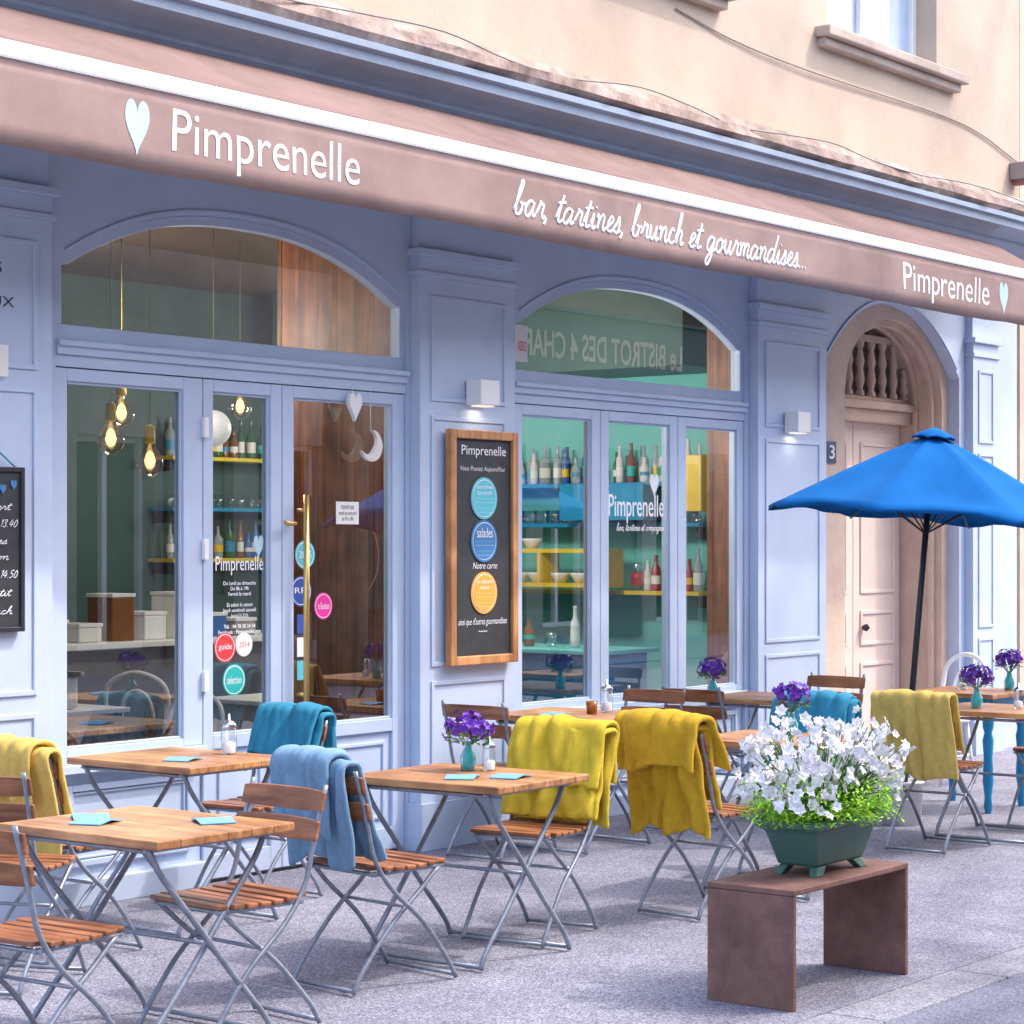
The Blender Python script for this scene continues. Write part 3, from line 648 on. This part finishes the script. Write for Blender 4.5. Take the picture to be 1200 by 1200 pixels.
# ---------------------------------------------------------------- chairs / tables
def chair_template(loc,rz,label):
    t=thing('folding_chair',(0,0,0),label,'chair','folding bistro chairs on the terrace')
    g=G(); r=.0095
    for sy in (-1,1):
        y=.195*sy
        g.tube(spline([(.25,y,0.01),(.20,y,.09),(.08,y,.24),(-.08,y,.38),(-.17,y,.50),(-.205,y,.62),(-.235,y,.73),(-.27,y,.84)],4),r)
        y=.172*sy
        g.tube(spline([(-.26,y,.01),(-.21,y,.09),(-.06,y,.25),(.08,y,.36),(.18,y,.445)],4),r)
        g.tube([(-.17,y,.445),(.20,y,.447)],r)
    g.tube([(.245,-.195,.02),(.245,.195,.02)],.008); g.tube([(-.255,-.172,.02),(-.255,.172,.02)],.008)
    g.tube([(.01,-.195,.305),(.01,.195,.305)],.007); g.tube([(-.16,-.195,.445),(-.16,.195,.445)],.008); g.tube([(.19,-.172,.447),(.19,.172,.447)],.008)
    part(g,'frame',GALV,t)
    g=G()
    for i in range(7):
        x=-.165+i*.058; z=.462-.012*math.sin(math.pi*i/6); w=.205 if 0<i<6 else .185
        if i==6: z-=.006
        g.box(x-.023,x+.023,-w,w,z,z+.016)
    part(g,'seat',CHRW,t,.004)
    for zc in (.685,.785):
        g=G(); v=[];f=[]; n=12
        for i in range(n+1):
            y=-.215+.43*i/n; b=-.022*(1-(y/.215)**2); xx=-.235-.28*(zc-.72)+b+.006; e=.006*(y/.215)**4
            for dx,dz in ((.012,-.038+e),(.012+.0,.038-e),(-.003,.038-e),(-.003,-.038+e)): v.append((xx+dx-.25*dz,y,zc+dz))
        for i in range(n):
            for k in range(4): f.append((i*4+k,(i+1)*4+k,(i+1)*4+(k+1)%4,i*4+(k+1)%4))
        f+= [(0,1,2,3),(n*4+3,n*4+2,n*4+1,n*4)]
        g.add(v,f); part(g,'backrest',CHRW,t,.003)
    t.location=loc; t.rotation_euler=(0,0,rz); return t
PI=math.pi
A='slatted brown wood folding chair with grey metal frame'; B_='slatted wood folding chair beneath a '
chairs=[(4.62,-2.40,.05,A),(6.08,-.85,.05,B_+'yellow blanket'),(5.50,-2.38,PI-.1,A),(6.44,-2.22,-.12,B_+'blue grey blanket'),
(7.52,-.55,PI+.05,B_+'turquoise blanket'),(9.45,-.50,.05,A),(7.58,-2.12,PI+.12,B_+'bright yellow blanket'),(8.58,-2.35,-.1,B_+'mustard blanket'),
(10.5,-.62,PI,A),(11.2,-.75,0,A),(9.82,-2.1,PI+.1,B_+'turquoise blanket'),(12.3,-.8,PI-.05,A),(11.1,-2.25,.0,B_+'soft yellow blanket'),(12.35,-2.4,PI,A),(5.55,-1.15,.4,A)]
T=chair_template((chairs[0][0],chairs[0][1],0),chairs[0][2],A)
for c in chairs[1:]: copy_thing(T,(c[0],c[1],0),c[2],c[3])
def table_template(loc):
    t=thing('bistro_table',(0,0,0),'square worn wooden bistro table on crossed grey metal legs','table','bistro tables on the terrace')
    part(G().box(-.32,.32,-.39,.39,.705,.735),'top',TABW,t,.005)
    g=G()
    for sy in (-1,1):
        for k,y in ((1,.31*sy),(-1,.285*sy)):
            g.tube(spline([(-.28*k,y,.695),(-.22*k,y,.60),(-.05*k,y,.41),(.10*k,y,.24),(.25*k,y,.08),(.29*k,y,.01)],4),.011)
    for y0,y1,x in ((-.31,.31,.285),(-.285,.285,-.285)): g.tube([(x,y0,.02),(x,y1,.02)],.009)
    g.tube([(-.27,-.31,.69),(-.27,.31,.69)],.009); g.tube([(.27,-.31,.69),(.27,.31,.69)],.009); g.tube([(0,-.31,.355),(0,.31,.355)],.008)
    g.tube([(-.3,-.31,.695),(.3,-.31,.695)],.008);g.tube([(-.3,.31,.695),(.3,.31,.695)],.008)
    part(g,'leg_frame',GALV,t)
    t.location=loc; return t
tables=[(5.23,-2.25),(7.1,-2.15),(6.9,-.68),(9.95,-.62),(9.35,-2.32),(11.78,-.82),(11.75,-2.35)]
TT=table_template((tables[0][0],tables[0][1],0))
for i,p in enumerate(tables[1:]): copy_thing(TT,(p[0],p[1],0),[.03,.0,.0,0.02,0,0][i])
def leg_table(x,y,mat,lab,w=.6,d=.6,h=.74,tm=None):
    t=thing('wooden_table',(x,y,0),lab,'table')
    part(G().box(x-w/2,x+w/2,y-d/2,y+d/2,h-.03,h),'top',tm or TABW,t,.005)
    for sx in (-1,1):
        for sy in (-1,1):
            part(G().lathe([(.02,0),(.028,.05),(.022,.1),(.035,.2),(.028,.35),(.036,.45),(.024,.5),(.036,.54),(.036,h-.03)],(x+sx*(w/2-.06),y+sy*(d/2-.06),0),14),'leg',mat,t)
    g=G()
    g.box(x-w/2+.04,x+w/2-.04,y-d/2+.04,y-d/2+.06,h-.12,h-.031); g.box(x-w/2+.04,x+w/2-.04,y+d/2-.06,y+d/2-.04,h-.12,h-.031)
    g.box(x-w/2+.04,x-w/2+.06,y-d/2+.06,y+d/2-.06,h-.12,h-.031); g.box(x+w/2-.06,x+w/2-.04,y-d/2+.06,y+d/2-.06,h-.12,h-.031)
    part(g,'apron',mat,t)
leg_table(12.95,-1.55,BLUL,'wooden table with turned petrol blue legs')
leg_table(7.42,.55,TABW,'plain wooden table just behind the window',.8,.7,.79)
leg_table(8.3,2.0,TABW,'plain wooden table carrying a woven crate',.9,.7,.738,WHITE)
leg_table(9.9,1.5,WHITE,'white painted table inside the cafe',.8,.7,.74,WHITE)
leg_table(10.6,.95,BLUL,'petrol blue table inside behind the window',.8,.7,.74)
for a,b in ((9.75,1.4),(10.05,1.6)): bowl(a,b,.741)
def bent(x,y,rz):
    t=thing('bentwood_chair',(0,0,0),'white bentwood chair with looped back','chair','white bentwood chairs')
    g=G(); 
    for a in (45,135,225,315): 
        c,s=math.cos(R(a)),math.sin(R(a)); g.tube([(.17*c,.17*s,.45),(.23*c,.23*s,0)],[.016,.012],8)
    g.tube([(.19*math.cos(t_),.19*math.sin(t_),.2) for t_ in [2*PI*i/20 for i in range(21)]],.009,6)
    g.tube(spline([(-.16,-.17,.45),(-.22,-.2,.65),(-.25,-.17,.82),(-.26,0,.89),(-.25,.17,.82),(-.22,.2,.65),(-.16,.17,.45)],6),.016,8)
    g.tube(spline([(-.17,-.09,.45),(-.22,-.1,.62),(-.24,-.07,.74),(-.245,0,.78),(-.24,.07,.74),(-.22,.1,.62),(-.17,.09,.45)],6),.012,8)
    part(g,'frame',WHITE,t); part(G().lathe([(0,.465),(.19,.46),(.205,.45),(.2,.43),(0,.43)],(0,0,0),24),'seat',WHITE,t)
    t.location=(x,y,0); t.rotation_euler=(0,0,rz); return t
b0=bent(8.05,.65,PI); 
for p in ((9.5,2.3,.5),(14.1,-.77,PI*.9),(7.2,1.9,1.4)): copy_thing(b0,(p[0],p[1],0),p[2])
# blankets
def blanket(ci,mat,lab,layers,seed=0,amp=.02,thick=.02):
    cx,cy,rz,_=chairs[ci]
    def bx(z): return -.235-.28*(z-.72)
    G_=G()
    for li,(fl,rl,w,off,yo) in enumerate(layers):
        sd=seed+li*3.7
        prof=[]; nf=16; zt=.848+off*.8
        for i in range(nf):
            z=zt-fl+fl*i/nf; prof.append((bx(max(z,.5))+.03+off+(.012 if z<.6 else 0),z,1-i/nf))
        for i in range(9):
            a=PI*i/8; prof.append((bx(zt)+(.036+off)*math.cos(a)-.006,zt+(.03+off*.6)*math.sin(a),0))
        for i in range(1,nf+1):
            z=zt-rl*i/nf; prof.append((bx(max(z,.35))-.045-off-(.03*(i/nf)),z,i/nf))
        v=[];f=[];n=34; m=len(prof)
        for j in range(n+1):
            q=-1+2*j/n
            for k,(x,z,h) in enumerate(prof):
                nn=noise.noise(Vector((q*1.8+sd,z*2.5,sd*1.3))); n2=noise.noise(Vector((q*4.5+sd,z*4+q,sd))); n3=noise.noise(Vector((q*9+sd,z*12,sd*2)))
                fold=math.sin(q*6+sd*2+nn*5+z*3)
                side=1 if k<nf+4 else -1
                top=1-min(1,h*3)
                xx=x+side*amp*((.2+h)*(fold*.7+.6)+n2*1.3+n3*.5)
                yy=yo+q*w*(1+.08*h*nn)+.015*h*n2
                zz=z+(.045*nn-.02*abs(q)**3+.008*n2)*(h if h>.4 else h*.3)+top*(.012*n2+.010*nn)-top*.012*q*q
                if z<.52 and side==1: zz=max(zz,.495+.01*abs(n2)); 
                v.append((xx,yy,zz))
        for j in range(n):
            for k in range(m-1): f.append((j*m+k,(j+1)*m+k,(j+1)*m+k+1,j*m+k+1))
        G_.add(v,f,True)
    o=part(G_,'blanket',mat,solid=thick,sub=1); tag(o,lab,'blanket','blankets on the chairs')
    o.location=(cx,cy,0); o.rotation_euler=(0,0,rz)
blanket(1,YELP,'soft yellow fleece blanket over a chair back',[(.32,.40,.235,0,0),(.2,.2,.2,.022,.02)],seed=1)
blanket(3,GREYB,'blue grey fleece blanket draped over a chair back',[(.36,.36,.19,0,.0),(.3,.27,.165,.024,.04)],seed=2)
blanket(4,TEALB,'folded turquoise fleece blanket over a chair back',[(.24,.25,.21,0,0),(.20,.2,.19,.022,-.01)],seed=3)
blanket(6,YEL,'bright yellow fleece blanket hanging over a chair back',[(.36,.40,.235,0,0),(.23,.22,.225,.026,.01)],seed=4,amp=.028,thick=.024)
blanket(7,MUS,'mustard fleece blanket thickly draped over a chair back',[(.34,.45,.215,0,0),(.2,.19,.24,.032,.0)],seed=5,amp=.028,thick=.028)
blanket(10,TEALB,'turquoise fleece blanket folded over a chair back',[(.3,.3,.235,0,0),(.2,.2,.2,.02,0)],seed=6)
blanket(12,YELP,'soft yellow blanket covering a chair back',[(.3,.44,.24,0,0)],seed=7,amp=.026)
TZ=.7352
def napkin(x,y,rz,z=TZ):
    g=G(); Mx=Matrix.Translation((x,y,z))@Matrix.Rotation(rz,4,'Z')
    g.add([Mx@Vector(q) for q in ((-.08,-.06,.004),(.08,-.06,.003),(.08,.06,.004),(-.08,.06,.003),(0,-.062,.014),(0,.062,.012))],[(0,4,5,3),(4,1,2,5)])
    o=part(g,'napkin',NAPK,origin=(x,y,z),solid=.004); tag(o,'folded light blue paper napkin lying on a table','napkin','napkins on the tables')
for a in ((5.12,-2.12,.3),(5.38,-2.42,1.0),(6.98,-2.22,.5),(7.12,-2.36,.2),(6.8,-.8,.3),(9.4,-2.5,.4),(9.8,-.6,.2),(5.2,-2.0,.9)): napkin(*a)
napkin(7.42,.45,.4,.7902)
def shaker(x,y,z=TZ,s=1):
    t=thing('sugar_shaker',(x,y,z),'glass sugar shaker with chrome cap on a table','shaker','shakers and jars on the tables')
    part(G().lathe([(0,.001),(.034*s,.001),(.038*s,.02),(.034*s,.11*s),(.03*s,.12*s)],(x,y,z),16),'jar',CLEAR,t)
    part(G().lathe([(.030*s,.006),(.031*s,.05*s),(0,.058*s)],(x,y,z),12),'sugar',WHITE,t)
    part(G().lathe([(.033*s,.118*s),(.035*s,.135*s),(.02*s,.15*s),(.006,.155*s),(.006,.18*s),(0,.18*s)],(x,y,z),16),'cap',CHROME,t)
shaker(7.12,-.76); shaker(7.27,-2.13,s=.8); shaker(10.15,-.7); shaker(11.78,-2.42,s=.8); shaker(12.95,-1.5,.7402,.8)
o=part(G().lathe([(0,.002),(.028,.002),(.034,.07),(.031,.07),(.024,.012),(0,.012)],(9.98,-.72,TZ),16),'tea_glass',M('amber_tea_glass',(.45,.14,.03),.2,trans=.3),origin=(9.98,-.72,TZ)); tag(o,'small amber tea glass on a wooden table','glass')
def bouquet(x,y,z=TZ,R_=.075,h=.13,seed=0):
    rnd=random.Random(seed)
    t=thing('flower_vase',(x,y,z),'small teal glass vase with purple flowers','vase of flowers','flower vases on the tables')
    part(G().lathe([(0,.001),(.03,.001),(.033,.02),(.033,.06),(.018,.09),(.015,.115),(.019,.12)],(x,y,z),16),'vase',TEALG,t)
    g=G(); g2=G(); g3=G()
    c=Vector((x,y,z+h+.045))
    for i in range(80):
        d=Vector((rnd.gauss(0,1),rnd.gauss(0,1),rnd.gauss(.25,.8))).normalized()
        p=c+Vector((d.x*R_*1.15,d.y*R_*1.15,d.z*R_*.75))*rnd.uniform(.55,1.15)
        if i%4==0: g2.tube([(x,y,z+.1),((p.x+x)/2,(p.y+y)/2,z+h),p],.0016,4,False)
        o=d.orthogonal().normalized(); o2=d.cross(o)
        for k in range(5):
            a=2*PI*k/5+i; g.petal(p,(o*math.cos(a)+o2*math.sin(a)+d*.4),d,.022,.017)
    for i in range(26):
        a=rnd.uniform(0,2*PI); p=c+Vector((math.cos(a)*R_*.7,math.sin(a)*R_*.7,-R_*rnd.uniform(.2,.8)))
        g3.petal(p,Vector((math.cos(a),math.sin(a),rnd.uniform(-.4,.5))),Vector((0,0,1)),.05,.02)
    part(g,'petals',PURP,t,recalc=False); part(g2,'stems',GREENS,t); part(g3,'leaves',LEAFD,t,recalc=False)
bouquet(7.23,-2.05,seed=1,R_=.085); bouquet(9.45,-2.3,seed=2,h=.16); bouquet(11.52,-.53,seed=3); bouquet(11.66,-2.22,seed=4,h=.14); bouquet(13.12,-1.74,.7402,seed=5,h=.15)
# ---------------------------------------------------------------- bench and planter
bn=thing('steel_bench',(7.36,-3.6,0),'rusty brown steel plate bench on the pavement','bench')
part(G().box(6.93,7.81,-3.79,-3.42,.415,.437),'seat',CORT,bn,.004)
for x0 in (6.93,7.788): part(G().box(x0,x0+.022,-3.788,-3.422,.0,.414),'leg',CORT,bn,.003)
pt=thing('planter',(7.44,-3.61,.437),'green footed rectangular planter with white flowers and bright foliage','planter')
cx,cy=7.44,-3.61
def rr_(a,b,z):
    return [(cx+s*a,cy+t*b,z) for s,t in ((-1,-1),(1,-1),(1,1),(-1,1))]
v=[];f=[]
rings=[(.18,.085,.472),(.235,.115,.61),(.265,.145,.622),(.265,.145,.652),(.24,.12,.652),(.22,.11,.60)]
for a,b,z in rings: v+=rr_(a,b,z)
for i in range(len(rings)-1):
    for k in range(4): f.append((i*4+k,i*4+(k+1)%4,(i+1)*4+(k+1)%4,(i+1)*4+k))
f.append((3,2,1,0)); f.append((20,21,22,23))
part(G().add(v,f),'pot',POTG,pt,.012)
for sx in (-1,1):
    for sy in (-1,1):
        p0=[(cx+sx*.10,cy+sy*.045,.473),(cx+sx*.17,cy+sy*.045,.473),(cx+sx*.17,cy+sy*.082,.473),(cx+sx*.10,cy+sy*.082,.473)]
        p1=[(cx+sx*.145,cy+sy*.06,.4375),(cx+sx*.195,cy+sy*.06,.4375),(cx+sx*.195,cy+sy*.095,.4375),(cx+sx*.145,cy+sy*.095,.4375)]
        part(G().add(p0+p1,[(0,1,2,3),(7,6,5,4)]+[(k,4+k,4+(k+1)%4,(k+1)%4) for k in range(4)]),'foot',POTG,pt,.004)
rnd=random.Random(3)
gl=G();gd=G();gw=G();gp=G();gs=G()
for i in range(4200):
    a=rnd.uniform(0,2*PI); r=math.sqrt(rnd.random()); 
    base=Vector((cx+.28*r*math.cos(a),cy+.16*r*math.sin(a),.655))
    out=Vector((math.cos(a)*r*1.0,math.sin(a)*r*.9,rnd.uniform(.0,1.2)))
    L=rnd.uniform(.02,.17) ; p=base+out*L*.9-Vector((0,0,r*r*.02))
    d=Vector((rnd.gauss(0,1),rnd.gauss(0,1),rnd.gauss(.2,.6)))
    (gl if rnd.random()<.9 else gd).petal(p,d,Vector((0,0,1)),rnd.uniform(.016,.030),rnd.uniform(.009,.016))
for i in range(110):
    a=rnd.uniform(0,2*PI); b=Vector((cx+.24*math.cos(a),cy+.13*math.sin(a),.67)); d=Vector((math.cos(a),math.sin(a),0)); LL=rnd.uniform(.08,.17)
    for k in range(18):
        t=k/17; p=b+d*LL*t+Vector((0,0,.09*t-.13*t*t)); 
        for s in (-1,1): gl.petal(p,d.cross(Vector((0,0,1)))*s+d*.4,Vector((0,0,1)),.024*(1.1-t),.010)
for i in range(210):
    a=rnd.uniform(0,2*PI); r=math.sqrt(rnd.random()); 
    dx=r*math.cos(a); h=rnd.uniform(.08,.36)*(1-.35*abs(dx-.1))
    top=Vector((cx+.43*dx+.01,cy+.26*r*math.sin(a),.66+h))
    b=Vector((cx+.15*dx,cy+.08*r*math.sin(a),.62))
    gs.tube([b,(b+top)/2+Vector((0,0,.05)),top],.002,4,False)
    for q in range(2):
        m=b.lerp(top,rnd.uniform(.3,.9)); gd.petal(m,Vector((rnd.gauss(0,1),rnd.gauss(0,1),.6)),Vector((0,0,1)),.05,.010)
    for q in range(rnd.choice((1,2,3,3))):
        d=Vector((rnd.gauss(-.3,.8),rnd.gauss(-.5,.8),rnd.uniform(-.2,.8))).normalized(); c=top+Vector((rnd.gauss(0,.024),rnd.gauss(0,.024),rnd.gauss(0,.022)))
        o=d.orthogonal().normalized(); o2=d.cross(o)
        s_z=rnd.uniform(.020,.031)
        for k in range(6):
            w=2*PI*k/6+i; gw.petal(c,(o*math.cos(w)+o2*math.sin(w)+d*rnd.uniform(.1,.7)),d,s_z*rnd.uniform(.85,1.1),s_z*.98,.35)
        gp.petal(c+d*.002,d,o,.010,.004)
for nm,gg,mm in (('bright_foliage',gl,LEAFB),('dark_foliage',gd,LEAFD),('white_blossoms',gw,PETW),('stamens',gp,PINKC),('stems',gs,GREENS)):
    o=part(gg,nm,mm,pt,recalc=False); o['kind']='stuff'
# ---------------------------------------------------------------- parasol
ps=thing('parasol',(11.93,-1.6,0),'bright blue canvas parasol on a leaning dark pole','parasol')
base=Vector((11.93,-1.60,.03)); top=Vector((12.05,-1.755,2.33)); ax=(top-base).normalized()
part(G().tube([base,top+ax*.03],.019,12),'pole',DARKM,ps)
q=Vector((0,0,1)).rotation_difference(ax)
g=G(); v=[];f=[]; NR=8; sub=8; n=NR*sub; rr=[.03,.12,.25,.4,.55,.7,.82,.92,1.0,1.0]
for ri,r in enumerate(rr):
    for k in range(n):
        a=2*PI*k/n+.2; fr=(k%sub)/sub
        sag=4*fr*(1-fr)
        wr=noise.noise(Vector((math.cos(a)*r*5,math.sin(a)*r*5,3)))
        rad=r*(1-.12*sag*r); z=-.50*(r)**1.1-.030*sag*math.sin(PI*r)+.028*sag*r**4+.010*wr*r-(.022+.008*math.sin(k*1.3) if ri==9 else 0)
        v.append(top+q@Vector((rad*math.cos(a),rad*math.sin(a),z)))
for i in range(len(rr)-1):
    for k in range(n): f.append((i*n+k,i*n+(k+1)%n,(i+1)*n+(k+1)%n,(i+1)*n+k))
g.add(v,f,True); part(g,'canopy',UMB,ps,solid=.004)
g=G(); v=[];f=[]
for r,z in ((.012,.035),(.06,.018),(.13,-.022),(.137,-.032)):
    for k in range(n):
        a=2*PI*k/n+.2; fr=(k%sub)/sub; sag=4*fr*(1-fr); v.append(top+q@Vector((r*(1-.1*sag)*math.cos(a),r*(1-.1*sag)*math.sin(a),z+.01*sag*(r>.1))))
for i in range(3):
    for k in range(n): f.append((i*n+k,i*n+(k+1)%n,(i+1)*n+(k+1)%n,(i+1)*n+k))
g.add(v,f,True); part(g,'vent_cap',UMB,ps,solid=.004)
for k in range(8):
    g=G(); a=2*PI*k/8+.2; g.tube([top+q@Vector((.02,0,-.06)),top+q@Vector((.98*math.cos(a),.98*math.sin(a),-.525))],.006,5); g.tube([top+q@Vector((0,0,-.6)),top+q@Vector((.5*math.cos(a),.5*math.sin(a),-.29))],.005,5)
    part(g,'rib',DARKM,ps)
g=G(); g.lathe([(0,0.0),(.115,0.0),(.13,.24),(.137,.245),(.135,.26),(.12,.26),(.11,.2),(0,.2)],(11.93,-1.6,.001),28); part(g,'base_bucket',WHITE,ps)
# ---------------------------------------------------------------- unseen trees, added to break the sun into dapples
def tree(pts,rad,cc,rad3,nc,nl,seed):
    tr=thing('dapple_tree',pts[0],'unseen leafy tree added across the street to dapple the sunlight','tree','unseen trees added to dapple the sun')
    g=G(); rt=random.Random(seed)
    trunk=spline(pts,6)
    g.tube(trunk,[rad*(1-.5*i/(len(trunk)-1)) for i in range(len(trunk))],12)
    cl=[]
    for i in range(nc):
        a=rt.uniform(0,2*PI); r=math.sqrt(rt.random()); cl.append(Vector((cc[0]+rad3[0]*r*math.cos(a),cc[1]+rad3[1]*r*math.sin(a),cc[2]+rt.uniform(-1,1)*rad3[2])))
    for c in cl[:22]:
        s=trunk[rt.randrange(14,len(trunk))]; m=(s+c)/2+Vector((0,0,.35)); g.tube(spline([s,m,c],4),[.06-.045*i/8 for i in range(9)],6)
    part(g,'trunk',BARK,tr)
    g=G()
    for c in cl:
        for k in range(nl):
            d=Vector((rt.gauss(0,1),rt.gauss(0,1),rt.gauss(0,.7))); p=c+d*.28
            g.petal(p,Vector((rt.gauss(0,1),rt.gauss(0,1),rt.gauss(-.2,.5))),Vector((rt.gauss(0,.4),rt.gauss(0,.4),1)),rt.uniform(.13,.21),rt.uniform(.10,.16))
    part(g,'crown',TREEL,tr,recalc=False)
tree([(12.6,-10.2,0),(12.55,-10.1,1.5),(12.4,-9.7,3.4),(12.1,-8.9,5.6),(11.8,-7.6,7.2)],.22,(11.4,-6.4,8.5),(4.6,3.0,1.1),24,28,11)
tree([(20.5,-10.5,0),(20.4,-10.3,4),(20.1,-9.6,8),(19.8,-8.2,12),(19.4,-6.8,14.5)],.32,(19.4,-5.8,16.4),(4.2,2.2,2.2),22,30,5)
# ---------------------------------------------------------------- opposite building (seen mirrored in glass)
ob=thing('bistro_building',(20,-13,0),'grey brown building across the street with green bistro sign','building')
YB=-13.; HB=9.2
OPP=M('grey_brown_plaster',(.38,.33,.29),.9,var=.2,scale=1.5,dirt=.3,dscale=.6)
g=G(); xs=-6.; wn=[]; x=-4.
while x<44: wn.append((x,x+1.3)); x+=3.2
lv=[(.3,3.0),(5.9,8.0)]
for a,b in wn:
    g.box(xs,a,YB-.4,YB,0,HB); xs=b
    zz=0
    for z0,z1 in lv: g.box(a,b,YB-.4,YB,zz,z0); zz=z1
    g.box(a,b,YB-.4,YB,zz,HB)
g.box(xs,46,YB-.4,YB,0,HB)
part(g,'wall',OPP,ob)
for a,b in wn:
    for z0,z1 in lv: part(G().ring(a,b,z0,z1,.07,YB-.3,YB-.22).box((a+b)/2-.04,(a+b)/2+.04,YB-.3,YB-.22,z0+.07,z1-.07),'window_frame',WHITE,ob)
part(G().box(-6,46,YB-.45,YB-.41,0,HB),'dark_backing',CDARK,ob)
GRN=M('bistro_green',(.015,.05,.045),.5)
CM=[M('maroon_shopfront',(.12,.03,.03),.5),GRN,M('slate_shopfront',(.06,.07,.09),.5),M('brown_shopfront',(.10,.06,.035),.5)]
for i,(a,b) in enumerate(wn):
    a2=wn[i+1][0] if i+1<len(wn) else 46
    part(G().box(b+.15,a2-.55,YB,YB+.08,.1,3.2).ring(b+.3,a2-.7,.9,2.9,.06,YB+.08,YB+.12),'shopfront_panel',CM[i%4],ob)
g=G(); g.box(24.6,33.2,YB,YB+.15,4.2,5.3); g.box(24.6,33.2,YB,YB+.25,5.3,5.45)
part(g,'bistro_sign',GRN,ob)
part(G().box(22.3,24.2,YB+.125,YB+.17,.7,2.3),'bistro_panel',GRN,ob)
text('Le BISTROT DES 4 CHAPEAUX',STONE,ob,26.2,31.7,4.55,4.98,YB+.16,flip=True,off=.02)
text('4',STONE,ob,23.0,23.5,1.05,1.85,YB+.18,flip=True,off=-.01)
g=G().band([(23.25+.62*math.cos(R(i*12)),1.45+.62*math.sin(R(i*12))) for i in range(31)],.02,YB+.172,YB+.18); part(g,'sign_ring',STONE,ob)
for z in (3.95,5.6,9.0): part(G().box(-6,46,YB,YB+.2,z,z+.12),'string_course',STONE,ob)
# ---------------------------------------------------------------- light, world, camera
SE,SR=R(54),R(132)
W=bpy.data.worlds.new('World'); sc.world=W; W.use_nodes=True
nt_=W.node_tree; bg=nt_.nodes['Background']; sk=nt_.nodes.new('ShaderNodeTexSky'); sk.sky_type='NISHITA'; sk.sun_disc=False
sk.sun_elevation=SE; sk.sun_rotation=SR; sk.dust_density=3.0; sk.ozone_density=.8
tn=nt_.nodes.new('ShaderNodeMixRGB'); tn.blend_type='MULTIPLY'; tn.inputs[0].default_value=1; tn.inputs[2].default_value=(1.04,.99,.96,1)
nt_.links.new(sk.outputs[0],tn.inputs[1]); nt_.links.new(tn.outputs[0],bg.inputs[0]); bg.inputs[1].default_value=.72
sd=Vector((math.sin(SR)*math.cos(SE),math.cos(SR)*math.cos(SE),math.sin(SE)))
L=bpy.data.lights.new('sun','SUN'); L.energy=3.2; L.angle=R(1.3); L.color=(1,.94,.87)
o=bpy.data.objects.new('sun',L); col.objects.link(o); o.rotation_euler=sd.to_track_quat('Z','Y').to_euler(); o.location=(5,-5,12)
cam=bpy.data.cameras.new('camera'); co=bpy.data.objects.new('camera',cam); col.objects.link(co)
co.location=(0,-7.85,1.7); th=math.atan2(.61,.792)
co.rotation_euler=(R(90),0,th-R(90))
cam.sensor_width=36; cam.lens=36*2600/1200; cam.shift_y=32/1200; cam.clip_end=500; cam.clip_start=.05
cam.dof.use_dof=False
sc.camera=co
